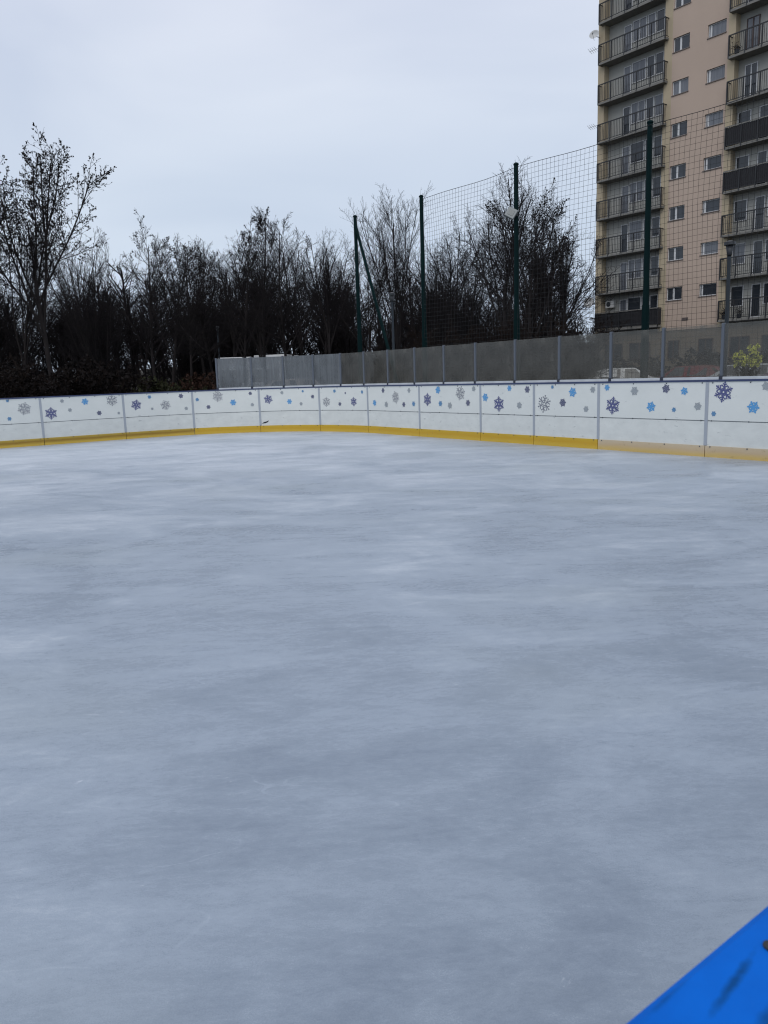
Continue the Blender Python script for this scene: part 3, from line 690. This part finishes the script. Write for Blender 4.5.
# ------------------------------------------------------------------ cars
def car(x, y, rz, label, m, kind='hatch', name='parked_car'):
    t = thing(name, label, 'car', (x, y, -.05), rz, 'parked cars')
    # stations: x, half width, belt z, roof z (None = no cabin), roof half width
    st = [(-2.05, .62, .62, .62, .5), (-1.98, .78, .72, .74, .62), (-1.2, .86, .92, .95, .72), (-.95, .87, .93, 1.0, .74), (-.25, .88, .95, 1.43, .60), (.9, .88, .96, 1.46, .60), (1.45, .87, .97, 1.36, .58), (1.95, .82, .95, 1.0, .66), (2.05, .72, .8, .82, .6)]
    if kind == 'estate': st[6] = (1.6, .87, .97, 1.42, .58); st[7] = (2.0, .84, .97, 1.05, .68)
    mb = MB(); vs = []
    for (px, w, b, r_, rw) in st:
        zb = .24 if abs(px) < 1.97 else .38
        vs += [(px, -w * .94, zb), (px, -w, .5), (px, -w, b), (px, -rw, r_), (px, 0, r_ + .025), (px, rw, r_), (px, w, b), (px, w, .5), (px, w * .94, zb)]
    n = 9; fs = []
    for i in range(len(st) - 1):
        for k in range(n - 1): fs.append((i * n + k, i * n + k + 1, (i + 1) * n + k + 1, (i + 1) * n + k))
        fs.append((i * n + n - 1, i * n, (i + 1) * n, (i + 1) * n + n - 1))
    fs += [tuple(range(n))[::-1], tuple(range((len(st) - 1) * n, len(st) * n))]
    mb.add(vs, fs); mb.build('body', m, t)
    def gl(ps):
        c = Vector((0, 0, 0)); pv = [Vector(p) for p in ps]
        nn = (pv[1] - pv[0]).cross(pv[2] - pv[0]).normalized()
        cc = sum(pv, Vector()) / 4
        if nn.dot(cc - Vector((.3, 0, .7))) < 0: nn = -nn
        qv = [cc + (p - cc) * .86 + nn * .012 for p in pv]
        mb = MB(); mb.add(qv, [(0, 1, 2, 3)]); mb.build('window', M['car_glass'], t)
    S3, S4, S5, S6, S7 = st[3], st[4], st[5], st[6], st[7]
    for sg in (-1, 1):
        gl([(S3[0] + .25, sg * S3[1], S3[2]), (.35, sg * S4[1], .955), (.3, sg * S4[4], 1.44), (S4[0], sg * S4[4], S4[3])])
        gl([(.42, sg * S4[1], .955), (S6[0] + .1, sg * S6[1], S6[2]), (S6[0], sg * S6[4], S6[3]), (.37, sg * S5[4], 1.45)])
    gl([(S3[0], -S3[4], S3[3]), (S3[0], S3[4], S3[3]), (S4[0], S4[4], S4[3]), (S4[0], -S4[4], S4[3])])
    gl([(S7[0], -S7[4], S7[3]), (S7[0], S7[4], S7[3]), (S6[0], S6[4], S6[3]), (S6[0], -S6[4], S6[3])])
    for sx in (-1.3, 1.28):
        for sg in (-1, 1):
            w = MB(); Mx = Matrix.Translation((sx, sg * .80, .31)) @ Matrix.Rotation(R(90), 4, 'X')
            w.lathe([(.2, -.1), (.31, -.1), (.31, .1), (.2, .1)], 18, Mx); wo = w.build('wheel', M['tyre'], t)
            w = MB(); w.lathe([(.19, -.105), (.19, .105)], 14, Mx); w.build('rim', M['rim'], wo)
    for sg in (-1, 1):
        mb = MB(); mb.box(-2.075, -2.0, sg * .6 - .15, sg * .6 + .15, .6, .72); mb.build('headlight', M['headlight'], t)
        mb = MB(); mb.box(2.0, 2.075, sg * .62 - .1, sg * .62 + .1, .68, .84); mb.build('taillight', M['taillight'], t)
    return t
car(12.2, 38.6, R(168), 'white parked car seen through the clear screen, below the left balconies', paint('car_white', (.60, .61, .62)))
car(14.7, 37.7, R(-53), 'red parked car seen through the clear screen, right of the white car', paint('car_red', (.11, .010, .014)))
car(16.0, 35.0, R(-53), 'silver parked car seen through the screen near the right photo edge', paint('car_silver', (.34, .36, .38)), 'estate')
car(17.2, 32.6, R(-53), 'dark purple parked car behind the last clear screen', paint('car_purple', (.09, .06, .11)))
car(-4.6, 36.0, R(10), 'beige parked car seen through the milky screen in the rink corner', paint('car_beige', (.55, .47, .40)), 'estate')
def van(x, y, rz, label, top):
    t = thing('white_van', label, 'van', (x, y, -.05), rz, 'white vans beyond the trees')
    mb = MB(); mb.box(-1.2, 2.6, -1.05, 1.05, .7, top); mb.build('cargo_box', paint('van_white', (.78, .79, .8)), t, bevel=.04)
    mb = MB(); pr = [(-2.9, .4), (-2.9, 1.1), (-2.5, 1.3), (-2.0, 2.2), (-1.22, 2.25), (-1.22, .4)]
    vs = [(a, sg * 1.0, b) for sg in (-1, 1) for a, b in pr]
    mb.add(vs, [tuple(range(6)), tuple(range(6, 12))[::-1]] + [(k, 6 + k, 6 + (k + 1) % 6, (k + 1) % 6) for k in range(6)]); mb.build('cab', paint('van_cab', (.7, .71, .72)), t)
    mb = MB(); mb.add([(-2.49, -.85, 1.36), (-2.49, .85, 1.36), (-2.06, .85, 2.12), (-2.06, -.85, 2.12)], [(0, 1, 2, 3)]); o = mb.build('windscreen', M['car_glass'], t); o.location = (-.02, 0, .01)
    mb = MB(); mb.box(-1.2, 2.5, -.9, .9, .45, .69); mb.build('chassis', M['black'], t)
    for sx in (-2.1, 1.6):
        for sg in (-1, 1):
            w = MB(); w.lathe([(.2, -.12), (.4, -.12), (.4, .12), (.2, .12)], 16, Matrix.Translation((sx, sg * .9, .4)) @ Matrix.Rotation(R(90), 4, 'X')); w.build('wheel', M['tyre'], t)
van(-9.3, 52.0, R(95), 'white box van far off between the trunks, above the left end of the screen', 2.95)
van(-6.9, 52.6, R(82), 'white box van far off between the trunks, left of the braced green pole', 3.05)

# road sheet on which the cars stand
a = Vector((10, 46)); 
sheet('road', [(4, 44), (2, 38), (18, 26), (34, 8), (40, 14), (22, 40), (12, 52)], -.056, M['asphalt'])
# dark bank beyond the wood
mb = MB(); nx, rows = 60, []
rb = random.Random(3)
for i in range(nx + 1):
    az = R(-60 + 110 * i / nx); hgt = 3.6 + .7 * math.sin(i * .5) + rb.uniform(-.3, .3)
    for rr_, hh in ((84, -.3), (90, hgt * .6), (97, hgt), (120, hgt * 1.1), (140, -.3)): rows.append((rr_ * math.sin(az), rr_ * math.cos(az), hh))
fs = [(i * 5 + k, i * 5 + k + 1, (i + 1) * 5 + k + 1, (i + 1) * 5 + k)[::-1] for i in range(nx) for k in range(4)]
mb.add(rows, fs); o = mb.build('hill', M['hill'], None, True); o['kind'] = 'structure'

# ------------------------------------------------------------------ trees
def norm(a): return a / np.maximum(np.linalg.norm(a, axis=-1, keepdims=True), 1e-9)
class Lv:
    def __init__(s, pts, rad, ln): s.p = pts; s.r = rad; s.l = ln
def grow(rng, pos, dirs, ln, r0, r1, K, trop, wander):
    N = len(pos); pts = np.zeros((N, K, 3)); pts[:, 0] = pos; d = norm(dirs); st = (ln / (K - 1))[:, None]
    for k in range(1, K):
        d = norm(d + np.array([0, 0, trop / (K - 1)]) + rng.normal(0, wander, (N, 3)))
        pts[:, k] = pts[:, k - 1] + d * st
    f = np.linspace(0, 1, K)[None]
    rad = r0[:, None] * (1 - f) + r1[:, None] * f
    return Lv(pts, rad, ln)
def spawn(rng, lv, Mn, t0, t1, ang, asd, lf, K, rf, trop, wander, rmin, taper=.55, rend=.45, var=.3):
    N, Kp, _ = lv.p.shape
    u = (np.arange(Mn)[None] + rng.uniform(0, 1, (N, Mn))) / Mn
    t = t0 + (t1 - t0) * u
    x = np.clip(t * (Kp - 1), 0, Kp - 1.001); i = x.astype(int); f = (x - i)[..., None]
    I = np.arange(N)[:, None]
    a = lv.p[I, i]; b = lv.p[I, i + 1]; pos = a + (b - a) * f; tan = norm(b - a)
    rad = lv.r[I, i] * (1 - f[..., 0]) + lv.r[I, i + 1] * f[..., 0]
    rv = rng.normal(0, 1, (N, Mn, 3)); pr = norm(rv - (rv * tan).sum(-1, keepdims=True) * tan)
    an = np.radians(rng.normal(ang, asd, (N, Mn)))[..., None]
    d = tan * np.cos(an) + pr * np.sin(an)
    ln = lv.l[:, None] * lf * (1 - taper * u) * rng.uniform(1 - var * 1.15, 1 + var * .85, (N, Mn))
    r0 = np.maximum(np.minimum(rad * .8, rad * rf + .001), rmin)
    fl = lambda q: q.reshape(-1, *q.shape[2:])
    r0 = r0.reshape(-1)
    return grow(rng, fl(pos), fl(d), ln.reshape(-1), r0, np.maximum(r0 * rend, rmin * .75), K, trop, wander)

def branches(seed, H, style, a):
    """one tree's branch levels; a opens (>1) or closes (<1) the crown"""
    rng = np.random.default_rng(seed); z3 = np.zeros((1, 3)); up = np.array([[0, 0, 1.]])
    A = lambda v: np.array([float(v)]); b = a ** .5
    if style == 'oak':
        l0 = grow(rng, z3, up + rng.normal(0, .05, (1, 3)), A(.50 * H), A(.0105 * H), A(.006 * H), 8, .2, .04)
        l1 = spawn(rng, l0, 9, .45, 1, 33 * a, 8 * b, 1.15, 10, .58, .30, .05, .016, .25, var=.15)
        l2 = spawn(rng, l1, 13, .26, 1, 42 * b, 10, .50 * b, 8, .42, .22, .07, .0075, .5)
        l3 = spawn(rng, l2, 10, .10, 1, 42, 11, .42, 5, .6, .15, .11, .0052)
        l4 = spawn(rng, l3, 4, .2, 1, 44, 14, .5, 3, .7, .1, .15, .0042)
    elif style == 'slender':
        l0 = grow(rng, z3, up + rng.normal(0, .04, (1, 3)), A(.96 * H), A(.0095 * H), A(.0014 * H), 12, .1, .045)
        l1 = spawn(rng, l0, 24, .25, .98, 44 * b, 10, .38 * a, 7, .5, .5, .08, .010, .62)
        l2 = spawn(rng, l1, 9, .12, 1, 40, 10, .48, 5, .55, .3, .1, .0068)
        l3 = spawn(rng, l2, 7, .15, 1, 42, 12, .5, 4, .6, .15, .14, .0048)
        l4 = spawn(rng, l3, 3, .2, 1, 44, 14, .5, 3, .7, .1, .15, .0042)
    elif style == 'fan':
        l0 = grow(rng, z3, up + np.array([[.20, 0, 0]]), A(.42 * H), A(.0095 * H), A(.006 * H), 6, .1, .04)
        l1 = spawn(rng, l0, 11, .35, 1, 24 * a, 8 * b, 1.45, 10, .42, .30, .04, .010, .10, var=.10)
        l2 = spawn(rng, l1, 13, .22, 1, 38 * b, 9, .46 * b, 8, .38, .4, .07, .0058, .45, var=.25)
        l3 = spawn(rng, l2, 10, .10, 1, 34, 9, .45, 5, .55, .3, .09, .0047)
        l4 = spawn(rng, l3, 3, .2, 1, 33, 10, .5, 3, .7, .2, .1, .004)
    else:   # broom: many stems from the base
        n = 13
        ang = rng.uniform(0, 2 * PI, n); inc = rng.uniform(.05, .40, n) * a
        d = np.stack([np.sin(inc) * np.cos(ang), np.sin(inc) * np.sin(ang), np.cos(inc)], 1)
        l0 = grow(rng, rng.normal(0, .06, (n, 3)) * [1, 1, 0], d, rng.uniform(.75, 1, n) * H, np.full(n, .005 * H), np.full(n, .0012 * H), 8, .12, .05)
        l1 = spawn(rng, l0, 13, .12, 1, 33, 9, .34 * b, 6, .55, .4, .09, .008, .5)
        l2 = spawn(rng, l1, 7, .15, 1, 38, 10, .46, 4, .6, .25, .12, .0058)
        l3 = spawn(rng, l2, 5, .2, 1, 40, 12, .5, 3, .6, .15, .15, .0043)
        l4 = None
    return [l for l in (l0, l1, l2, l3, l4) if l is not None]
def skeleton(seed, H, W, style):
    a = 1.0
    for it in range(5):
        lv = branches(seed, H, style, a)
        top = np.percentile(lv[-1].p[..., 2], 99.85); rad = np.percentile(np.abs(lv[-1].p[..., 0]), 97) * H / top
        if not W or abs(W / rad - 1) < .07: break
        a = min(max(a * (W / rad) ** .9, .3), 1.7)
    sx = min(max(W / rad, .6), 1.7) * H / top if W else 1.0
    for l in lv:
        l.p[..., 2] *= H / top; l.p[..., :2] *= sx
        l.p[..., 2] = np.maximum(l.p[..., 2], 0.0)
    return lv

def tubes(levels, sides):
    V, F, off = [], [], 0
    for l, n in zip(levels, sides):
        p, r = l.p, l.r; N, K, _ = p.shape
        tan = np.empty_like(p); tan[:, 1:-1] = p[:, 2:] - p[:, :-2]; tan[:, 0] = p[:, 1] - p[:, 0]; tan[:, -1] = p[:, -1] - p[:, -2]
        tan = norm(tan)
        ref = np.where(np.abs(tan[:, :1, 2:3]) > .8, np.array([1., .1, 0]), np.array([0, .1, 1.]))
        u = norm(np.cross(tan, np.broadcast_to(ref, tan.shape))); w = np.cross(tan, u)
        a = np.arange(n) * 2 * PI / n
        ring = p[:, :, None] + r[:, :, None, None] * (u[:, :, None] * np.cos(a)[None, None, :, None] + w[:, :, None] * np.sin(a)[None, None, :, None])
        V.append(ring.reshape(-1, 3))
        b = (np.arange(N)[:, None, None] * K + np.arange(K - 1)[None, :, None]) * n
        k = np.arange(n)[None, None]; k2 = (k + 1) % n
        F.append((np.stack([b + k, b + k2, b + n + k2, b + n + k], -1).reshape(-1, 4)) + off)
        off += N * K * n
    return np.concatenate(V), np.concatenate(F)
def leaf_quads(rng, pos, size):
    N = len(pos); a = norm(rng.normal(0, 1, (N, 3))); b = norm(np.cross(a, rng.normal(0, 1, (N, 3))))
    s = size * rng.uniform(.6, 1.3, (N, 1)); c = pos + np.array([0, 0, -.3]) * s
    v = np.stack([c - a * s, c - b * s * .6, c + a * s, c + b * s * .6], 1).reshape(-1, 3)
    f = np.arange(N * 4).reshape(-1, 4)
    return v, f
def np_mesh(name, v, f, mats, mi=None, parent=None):
    me = bpy.data.meshes.new(name)
    me.vertices.add(len(v)); me.vertices.foreach_set('co', v.astype(np.float32).ravel())
    me.loops.add(f.size); me.loops.foreach_set('vertex_index', f.astype(np.int32).ravel())
    me.polygons.add(len(f)); me.polygons.foreach_set('loop_start', np.arange(0, f.size, 4, dtype=np.int32))
    for m in mats: me.materials.append(m)
    if mi is not None: me.polygons.foreach_set('material_index', mi.astype(np.int32))
    me.update(calc_edges=True); me.validate()
    o = bpy.data.objects.new(name, me); C.objects.link(o)
    if parent: o.parent = parent
    return o
def tips(rng, lv, n, lo=.3):
    p = lv.p; i = rng.integers(0, len(p), n); j = rng.integers(0, p.shape[1] - 1, n); f = rng.uniform(0, 1, (n, 1))
    return p[i, j] * (1 - f) + p[i, j + 1] * f

def tree(x, y, H, W, style, seed, label, leaves=0, leaf='leaf_dry', lsize=.09, twig='twig', name='bare_tree', cat='tree', group='bare trees behind the rink', rz=0.0):
    t = thing(name, label, cat, (x, y, -.06), rz, group)
    lv = skeleton(seed, H, W, style); rng = np.random.default_rng(seed + 99)
    nt_ = 2 if style != 'broom' else 1
    v, f = tubes(lv[:nt_], (8, 6)); np_mesh('trunk', v, f, [M['bark']], None, t)
    rest = lv[nt_:]
    v, f = tubes(rest, [4 if i == 0 else 3 for i in range(len(rest))]); mi = np.zeros(len(f))
    if leaves:
        tp = tips(rng, rest[-1], leaves * (1 if leaf != 'leaf_yellow' else 3)); tp = tp if leaf != 'leaf_yellow' else tp[tp[:, 2] > .72 * H]
        lvv, lf = leaf_quads(rng, tp, lsize)
        f = np.concatenate([f, lf + len(v)]); v = np.concatenate([v, lvv]); mi = np.concatenate([mi, np.ones(len(lf))])
    np_mesh('crown', v, f, [M[twig], M[leaf]], mi, t)

K_ = 1.35
def tr(x0, y0, h0, wpx, style, seed, label, **kw):
    D = math.hypot(x0, y0) * K_
    tree(x0 * K_, y0 * K_, 1.5 + (h0 - 1.445) * K_, wpx * D / 779, style, seed, label, **kw)
tr(-10.75, 25.9, 9.2, 72, 'oak', 315, 'big spreading tree at the left with scattered dry leaves, tallest on the left side', leaves=12000, lsize=.042)
tr(-13.4, 26.0, 8.9, 66, 'oak', 329, 'leafy bare tree cut by the left edge of the photo', leaves=8000, lsize=.042)
tr(-16.45, 36.46, 9.0, 45, 'oak', 13, 'dark tree far back between the two leafy trees at the left edge')
tr(-10.81, 31.18, 7.2, 36, 'broom', 14, 'low broom shaped tree with dense upright twigs, right of the big spreading tree')
tr(-8.35, 29.85, 7.65, 40, 'slender', 15, 'slim tree with a pointed top right of the broom shaped tree', leaves=1100, lsize=.045)
tr(-8.38, 35.01, 7.7, 36, 'slender', 16, 'slim tree with small dry leaves, above the reddish shrubs', leaves=1100, lsize=.045)
tr(-6.51, 31.33, 6.8, 32, 'slender', 17, 'shorter slim tree above the left end of the clear screen', leaves=1100, lsize=.045)
tr(-4.96, 29.59, 7.25, 22, 'slender', 18, 'narrow upright tree, left one of a close pair with leafy tops', leaves=1100, lsize=.045)
tr(-4.52, 31.64, 7.85, 22, 'slender', 19, 'narrow upright tree, right one of a close pair with leafy tops', leaves=1100, lsize=.045)
tr(-3.5, 30.79, 7.65, 40, 'slender', 300, 'bare tree with a round airy crown and clear straight trunk, right of the narrow pair')
tr(-2.65, 37.89, 7.9, 38, 'oak', 21, 'distant bare tree just left of the braced pole')
tr(-1.75, 29.96, 6.6, 26, 'oak', 22, 'bare tree with drooping outer twigs behind the braced pole')
tr(.55, 29.99, 8.45, 32, 'fan', 309, 'fan shaped tree with long upright twigs, between the first two green poles')
tr(2.4, 33.9, 6.9, 36, 'broom', 24, 'dense rounded thicket tree right of the second green pole')
tr(4.1, 37.75, 8.2, 38, 'broom', 25, 'dense dark thicket tree left of the floodlight pole', twig='twig')
tr(4.20, 26.67, 7.75, 40, 'oak', 339, 'tall bare tree with an airy crown right behind the floodlight pole')
tr(5.65, 29.34, 8.1, 50, 'oak', 322, 'wide tree with dry leaves on its right side, left of the apartment block', leaves=7000, lsize=.042)
tr(7.7, 34.91, 7.2, 20, 'oak', 28, 'lower bare tree next to the left edge of the apartment block', leaves=300)
# second row
tr(-12.2, 33.5, 7.4, 36, 'oak', 31, 'low bare tree in the second row, right behind the big spreading tree')
tr(-9.9, 37.5, 8.2, 40, 'oak', 32, 'bare tree in the second row, behind the broom shaped tree')
tr(-7.0, 38.5, 8.5, 42, 'oak', 33, 'bare tree in the second row, behind the small leaved slim tree')
tr(-5.6, 38.0, 8.3, 40, 'oak', 34, 'bare tree in the second row, behind the narrow pair')
tr(8.2, 35.2, 7.5, 28, 'oak', 315, 'low bare tree close against the left edge of the apartment block, in the second row')
tr(3.2, 36.0, 7.9, 46, 'oak', 313, 'bare tree in the second row, between the second and third green poles')
tr(7.4, 39.5, 7.4, 34, 'oak', 322, 'bare tree farthest back behind the wide leafy tree')
tr(-.6, 37.0, 7.4, 40, 'oak', 329, 'bare tree in the second row, behind the fan shaped tree')
tr(-8.7, 40.0, 8.4, 40, 'oak', 321, 'bare tree farthest back between the two slim trees, fine twigged')
tr(-4.0, 40.5, 8.8, 42, 'oak', 326, 'bare tree farthest back, behind the round crowned tree')
tr(6.9, 36.5, 8.2, 44, 'oak', 35, 'bare tree in the second row, behind the wide leafy tree')

# shrubs right behind the boards
def shrub(x, y, H, W, seed, label, leaves, leaf, lsize=.06, twig='twig_brown', name='shrub'):
    tree(x, y, H, W, 'broom', seed, label, leaves, leaf, lsize, twig, name, 'shrub', 'shrubs behind the boards')
shrub(-11.6, 26.6, 2.55, 1.9, 41, 'dark brown shrub behind the board at the left edge of the photo', 5000, 'leaf_dark')
shrub(-9.6, 26.4, 2.45, 1.8, 42, 'dark brown shrub below the trunk of the big spreading tree', 5000, 'leaf_dark')
shrub(-14.4, 27.2, 2.7, 1.9, 43, 'dark shrub cut by the left photo edge', 5000, 'leaf_dark')
shrub(-7.5, 26.2, 1.75, 1.3, 44, 'low dull green shrub behind the third board from the left', 5000, 'leaf_green', .05)
shrub(-6.15, 27.2, 1.8, .8, 45, 'low reddish brown shrub between the green shrub and the clear screen, left of two', 3000, 'leaf_red', .05)
shrub(-5.35, 27.4, 1.85, .7, 46, 'low reddish brown shrub just left of the clear screen, right of two', 3000, 'leaf_red', .05)
shrub(10.55, 22.7, 2.0, .30, 47, 'small yellow green shrub behind the last clear screen', 1200, 'leaf_yellow', .06)
for i, (x, y, h_) in enumerate([(2.2, 31, 3.6), (4.6, 31.5, 4.0), (6.8, 30.5, 3.4), (8.1, 33.0, 4.2)]):
    shrub(x * 1.1, y * 1.1, h_, 1.9, 50 + i, ['tall bare shrub behind the net just right of the second green pole', 'tall bare shrub behind the net midway to the floodlight pole', 'tall bare shrub behind the net just right of the floodlight pole', 'tall bare shrub by the left foot of the apartment block'][i], 900, 'leaf_dark')

for i, (x, y, h_) in enumerate([(13.2, 47.5, 2.3), (15.6, 45.5, 2.0), (18.0, 43.2, 2.4), (20.3, 40.5, 2.1)]):
    shrub(x, y, h_, 1.7, 60 + i, ['dark shrub before the apartment block, below its left balconies', 'dark shrub before the apartment block, below its pink wall, left of two', 'dark shrub before the apartment block, below its pink wall, right of two', 'dark shrub before the apartment block, below its right balconies'][i], 3500, 'leaf_dark', .09)

# the wood behind: one mass
rng = np.random.default_rng(77)
protos = [skeleton(200 + i, 8.0, None, st) for i, st in enumerate(('oak', 'slender', 'oak', 'broom', 'broom'))]
VV, FF, off = [], [], 0
for i in range(255):
    low = i >= 145
    az = R(rng.uniform(-36, 12.3)); D = rng.uniform(55, 82)
    if i >= 215: az = R(rng.uniform(1, 14.0)); D = rng.uniform(52, 62)
    lv = protos[3 + i % 2] if low else protos[i % 3]
    Hh = rng.uniform(3.0, 5.4) if low else rng.uniform(6.2, 10.2)
    th = rng.uniform(0, 2 * PI); c, s = math.cos(th), math.sin(th)
    sc = np.array([Hh / 8 * rng.uniform(.8, 1.2) * (1.4 if low else 1)] * 2 + [Hh / 8])
    keep = (1, 1, .55, .20) if low else (1, 1, 1, .55, .13)
    new = []
    for q, l in enumerate(lv):
        sel = rng.random(len(l.p)) < keep[q]; p = l.p[sel] * sc; p2 = p.copy()
        p2[..., 0] = p[..., 0] * c - p[..., 1] * s; p2[..., 1] = p[..., 0] * s + p[..., 1] * c
        p2 += np.array([D * math.sin(az), D * math.cos(az), -.06])
        rq = (.05, .022, .014, .012) if low else (.11, .05, .02, .013, .011)
        f_ = np.linspace(1, .55, p2.shape[1])[None]
        new.append(Lv(p2, np.repeat(rq[q] * f_, len(p2), 0), None))
    v, f = tubes(new, (4, 3, 3, 3, 3)[:len(new)]); VV.append(v); FF.append(f + off); off += len(v)
o = np_mesh('distant_wood', np.concatenate(VV), np.concatenate(FF), [M['twig']])
o['kind'] = 'stuff'; o['label'] = 'far dark wood of bare trees behind the tree row'; o['category'] = 'wood'

# ------------------------------------------------------------------ sky and light
w = bpy.data.worlds.new('World'); bpy.context.scene.world = w; w.use_nodes = True
nt = w.node_tree; bg = nt.nodes['Background']; L = nt.links.new
SUN_EL, SUN_AZ = R(48), R(200)        # azimuth of the sun seen from the rink, clockwise from +y
sky = nt.nodes.new('ShaderNodeTexSky'); sky.sky_type = 'NISHITA'; sky.sun_disc = False
sky.sun_elevation = SUN_EL; sky.sun_rotation = SUN_AZ; sky.dust_density = 3; sky.ozone_density = 1.5
tc = nt.nodes.new('ShaderNodeTexCoord'); sx = nt.nodes.new('ShaderNodeSeparateXYZ'); L(tc.outputs['Generated'], sx.inputs[0])
el = nt.nodes.new('ShaderNodeMapRange'); el.inputs[1].default_value = 0; el.inputs[2].default_value = 1
L(sx.outputs['Z'], el.inputs[0])
rp = nt.nodes.new('ShaderNodeValToRGB'); cr = rp.color_ramp
cr.elements[0].position = 0.0; cr.elements[0].color = (.57, .66, .785, 1)
cr.elements[1].position = 1.0; cr.elements[1].color = (1.15, 1.17, 1.24, 1)
e = cr.elements.new(.22); e.color = (.62, .695, .81, 1)
e = cr.elements.new(.42); e.color = (.735, .775, .88, 1)
L(el.outputs[0], rp.inputs[0])
mp = nt.nodes.new('ShaderNodeMapping'); mp.inputs['Scale'].default_value = (1, 1, 2.6)
nz = nt.nodes.new('ShaderNodeTexNoise'); nz.inputs['Scale'].default_value = 2.1; nz.inputs['Detail'].default_value = 4; nz.inputs['Roughness'].default_value = .45; nz.inputs['Distortion'].default_value = .5
L(tc.outputs['Generated'], mp.inputs[0]); L(mp.outputs[0], nz.inputs['Vector'])
cm = nt.nodes.new('ShaderNodeMapRange'); cm.inputs[1].default_value = .3; cm.inputs[2].default_value = .7; cm.inputs[3].default_value = 0; cm.inputs[4].default_value = 1
L(nz.outputs['Fac'], cm.inputs[0])
ml = nt.nodes.new('ShaderNodeVectorMath'); ml.operation = 'SCALE'; L(rp.outputs['Color'], ml.inputs[0]); ml.inputs['Scale'].default_value = .985
sk = nt.nodes.new('ShaderNodeVectorMath'); sk.operation = 'SCALE'; sk.inputs['Scale'].default_value = .012; L(sky.outputs[0], sk.inputs[0])
ad = nt.nodes.new('ShaderNodeVectorMath'); ad.operation = 'ADD'; cl = nt.nodes.new('ShaderNodeMix'); cl.data_type = 'RGBA'; cl.inputs[6].default_value = (.82, .85, .90, 1); cl.inputs[7].default_value = (1.05, 1.045, 1.03, 1); L(cm.outputs[0], cl.inputs[0])
mu = nt.nodes.new('ShaderNodeVectorMath'); mu.operation = 'MULTIPLY'; L(ml.outputs[0], mu.inputs[0]); L(cl.outputs[2], mu.inputs[1]); L(mu.outputs[0], ad.inputs[0]); L(sk.outputs[0], ad.inputs[1])
L(ad.outputs[0], bg.inputs['Color']); bg.inputs['Strength'].default_value = 1.0
sun = bpy.data.lights.new('sun', 'SUN'); sun.energy = .7; sun.angle = R(40); sun.color = (1, .97, .93)
so = bpy.data.objects.new('sun', sun); C.objects.link(so)
dv = Vector((math.sin(SUN_AZ) * math.cos(SUN_EL), math.cos(SUN_AZ) * math.cos(SUN_EL), math.sin(SUN_EL)))
so.rotation_euler = dv.to_track_quat('Z', 'Y').to_euler(); so.location = dv * 50

# ------------------------------------------------------------------ camera
cam = bpy.data.cameras.new('camera'); co = bpy.data.objects.new('camera', cam); C.objects.link(co)
p_, r_, h_ = 0.17361233, 0.03388119, 1.445436
fw = Vector((0, math.cos(p_), -math.sin(p_))); up = Vector((0, math.sin(p_), math.cos(p_))); rt = Vector((1, 0, 0))
rt2 = rt * math.cos(r_) - up * math.sin(r_); up2 = rt * math.sin(r_) + up * math.cos(r_)
m4 = Matrix(((rt2.x, up2.x, -fw.x, 0), (rt2.y, up2.y, -fw.y, 0), (rt2.z, up2.z, -fw.z, h_), (0, 0, 0, 1)))
co.matrix_world = m4
cam.sensor_fit = 'VERTICAL'; cam.sensor_height = 24; cam.lens = 778.8787 / 1024 * 24
cam.clip_start = .02; cam.clip_end = 2000
cam.dof.use_dof = True; cam.dof.focus_distance = 16; cam.dof.aperture_fstop = 16
S = bpy.context.scene; S.camera = co
S.view_settings.view_transform = 'Standard'; S.view_settings.look = 'None'; S.view_settings.exposure = 0; S.view_settings.gamma = 1
S.cycles.filter_width = 1.15
S.cycles.transparent_max_bounces = 24; S.cycles.max_bounces = 6
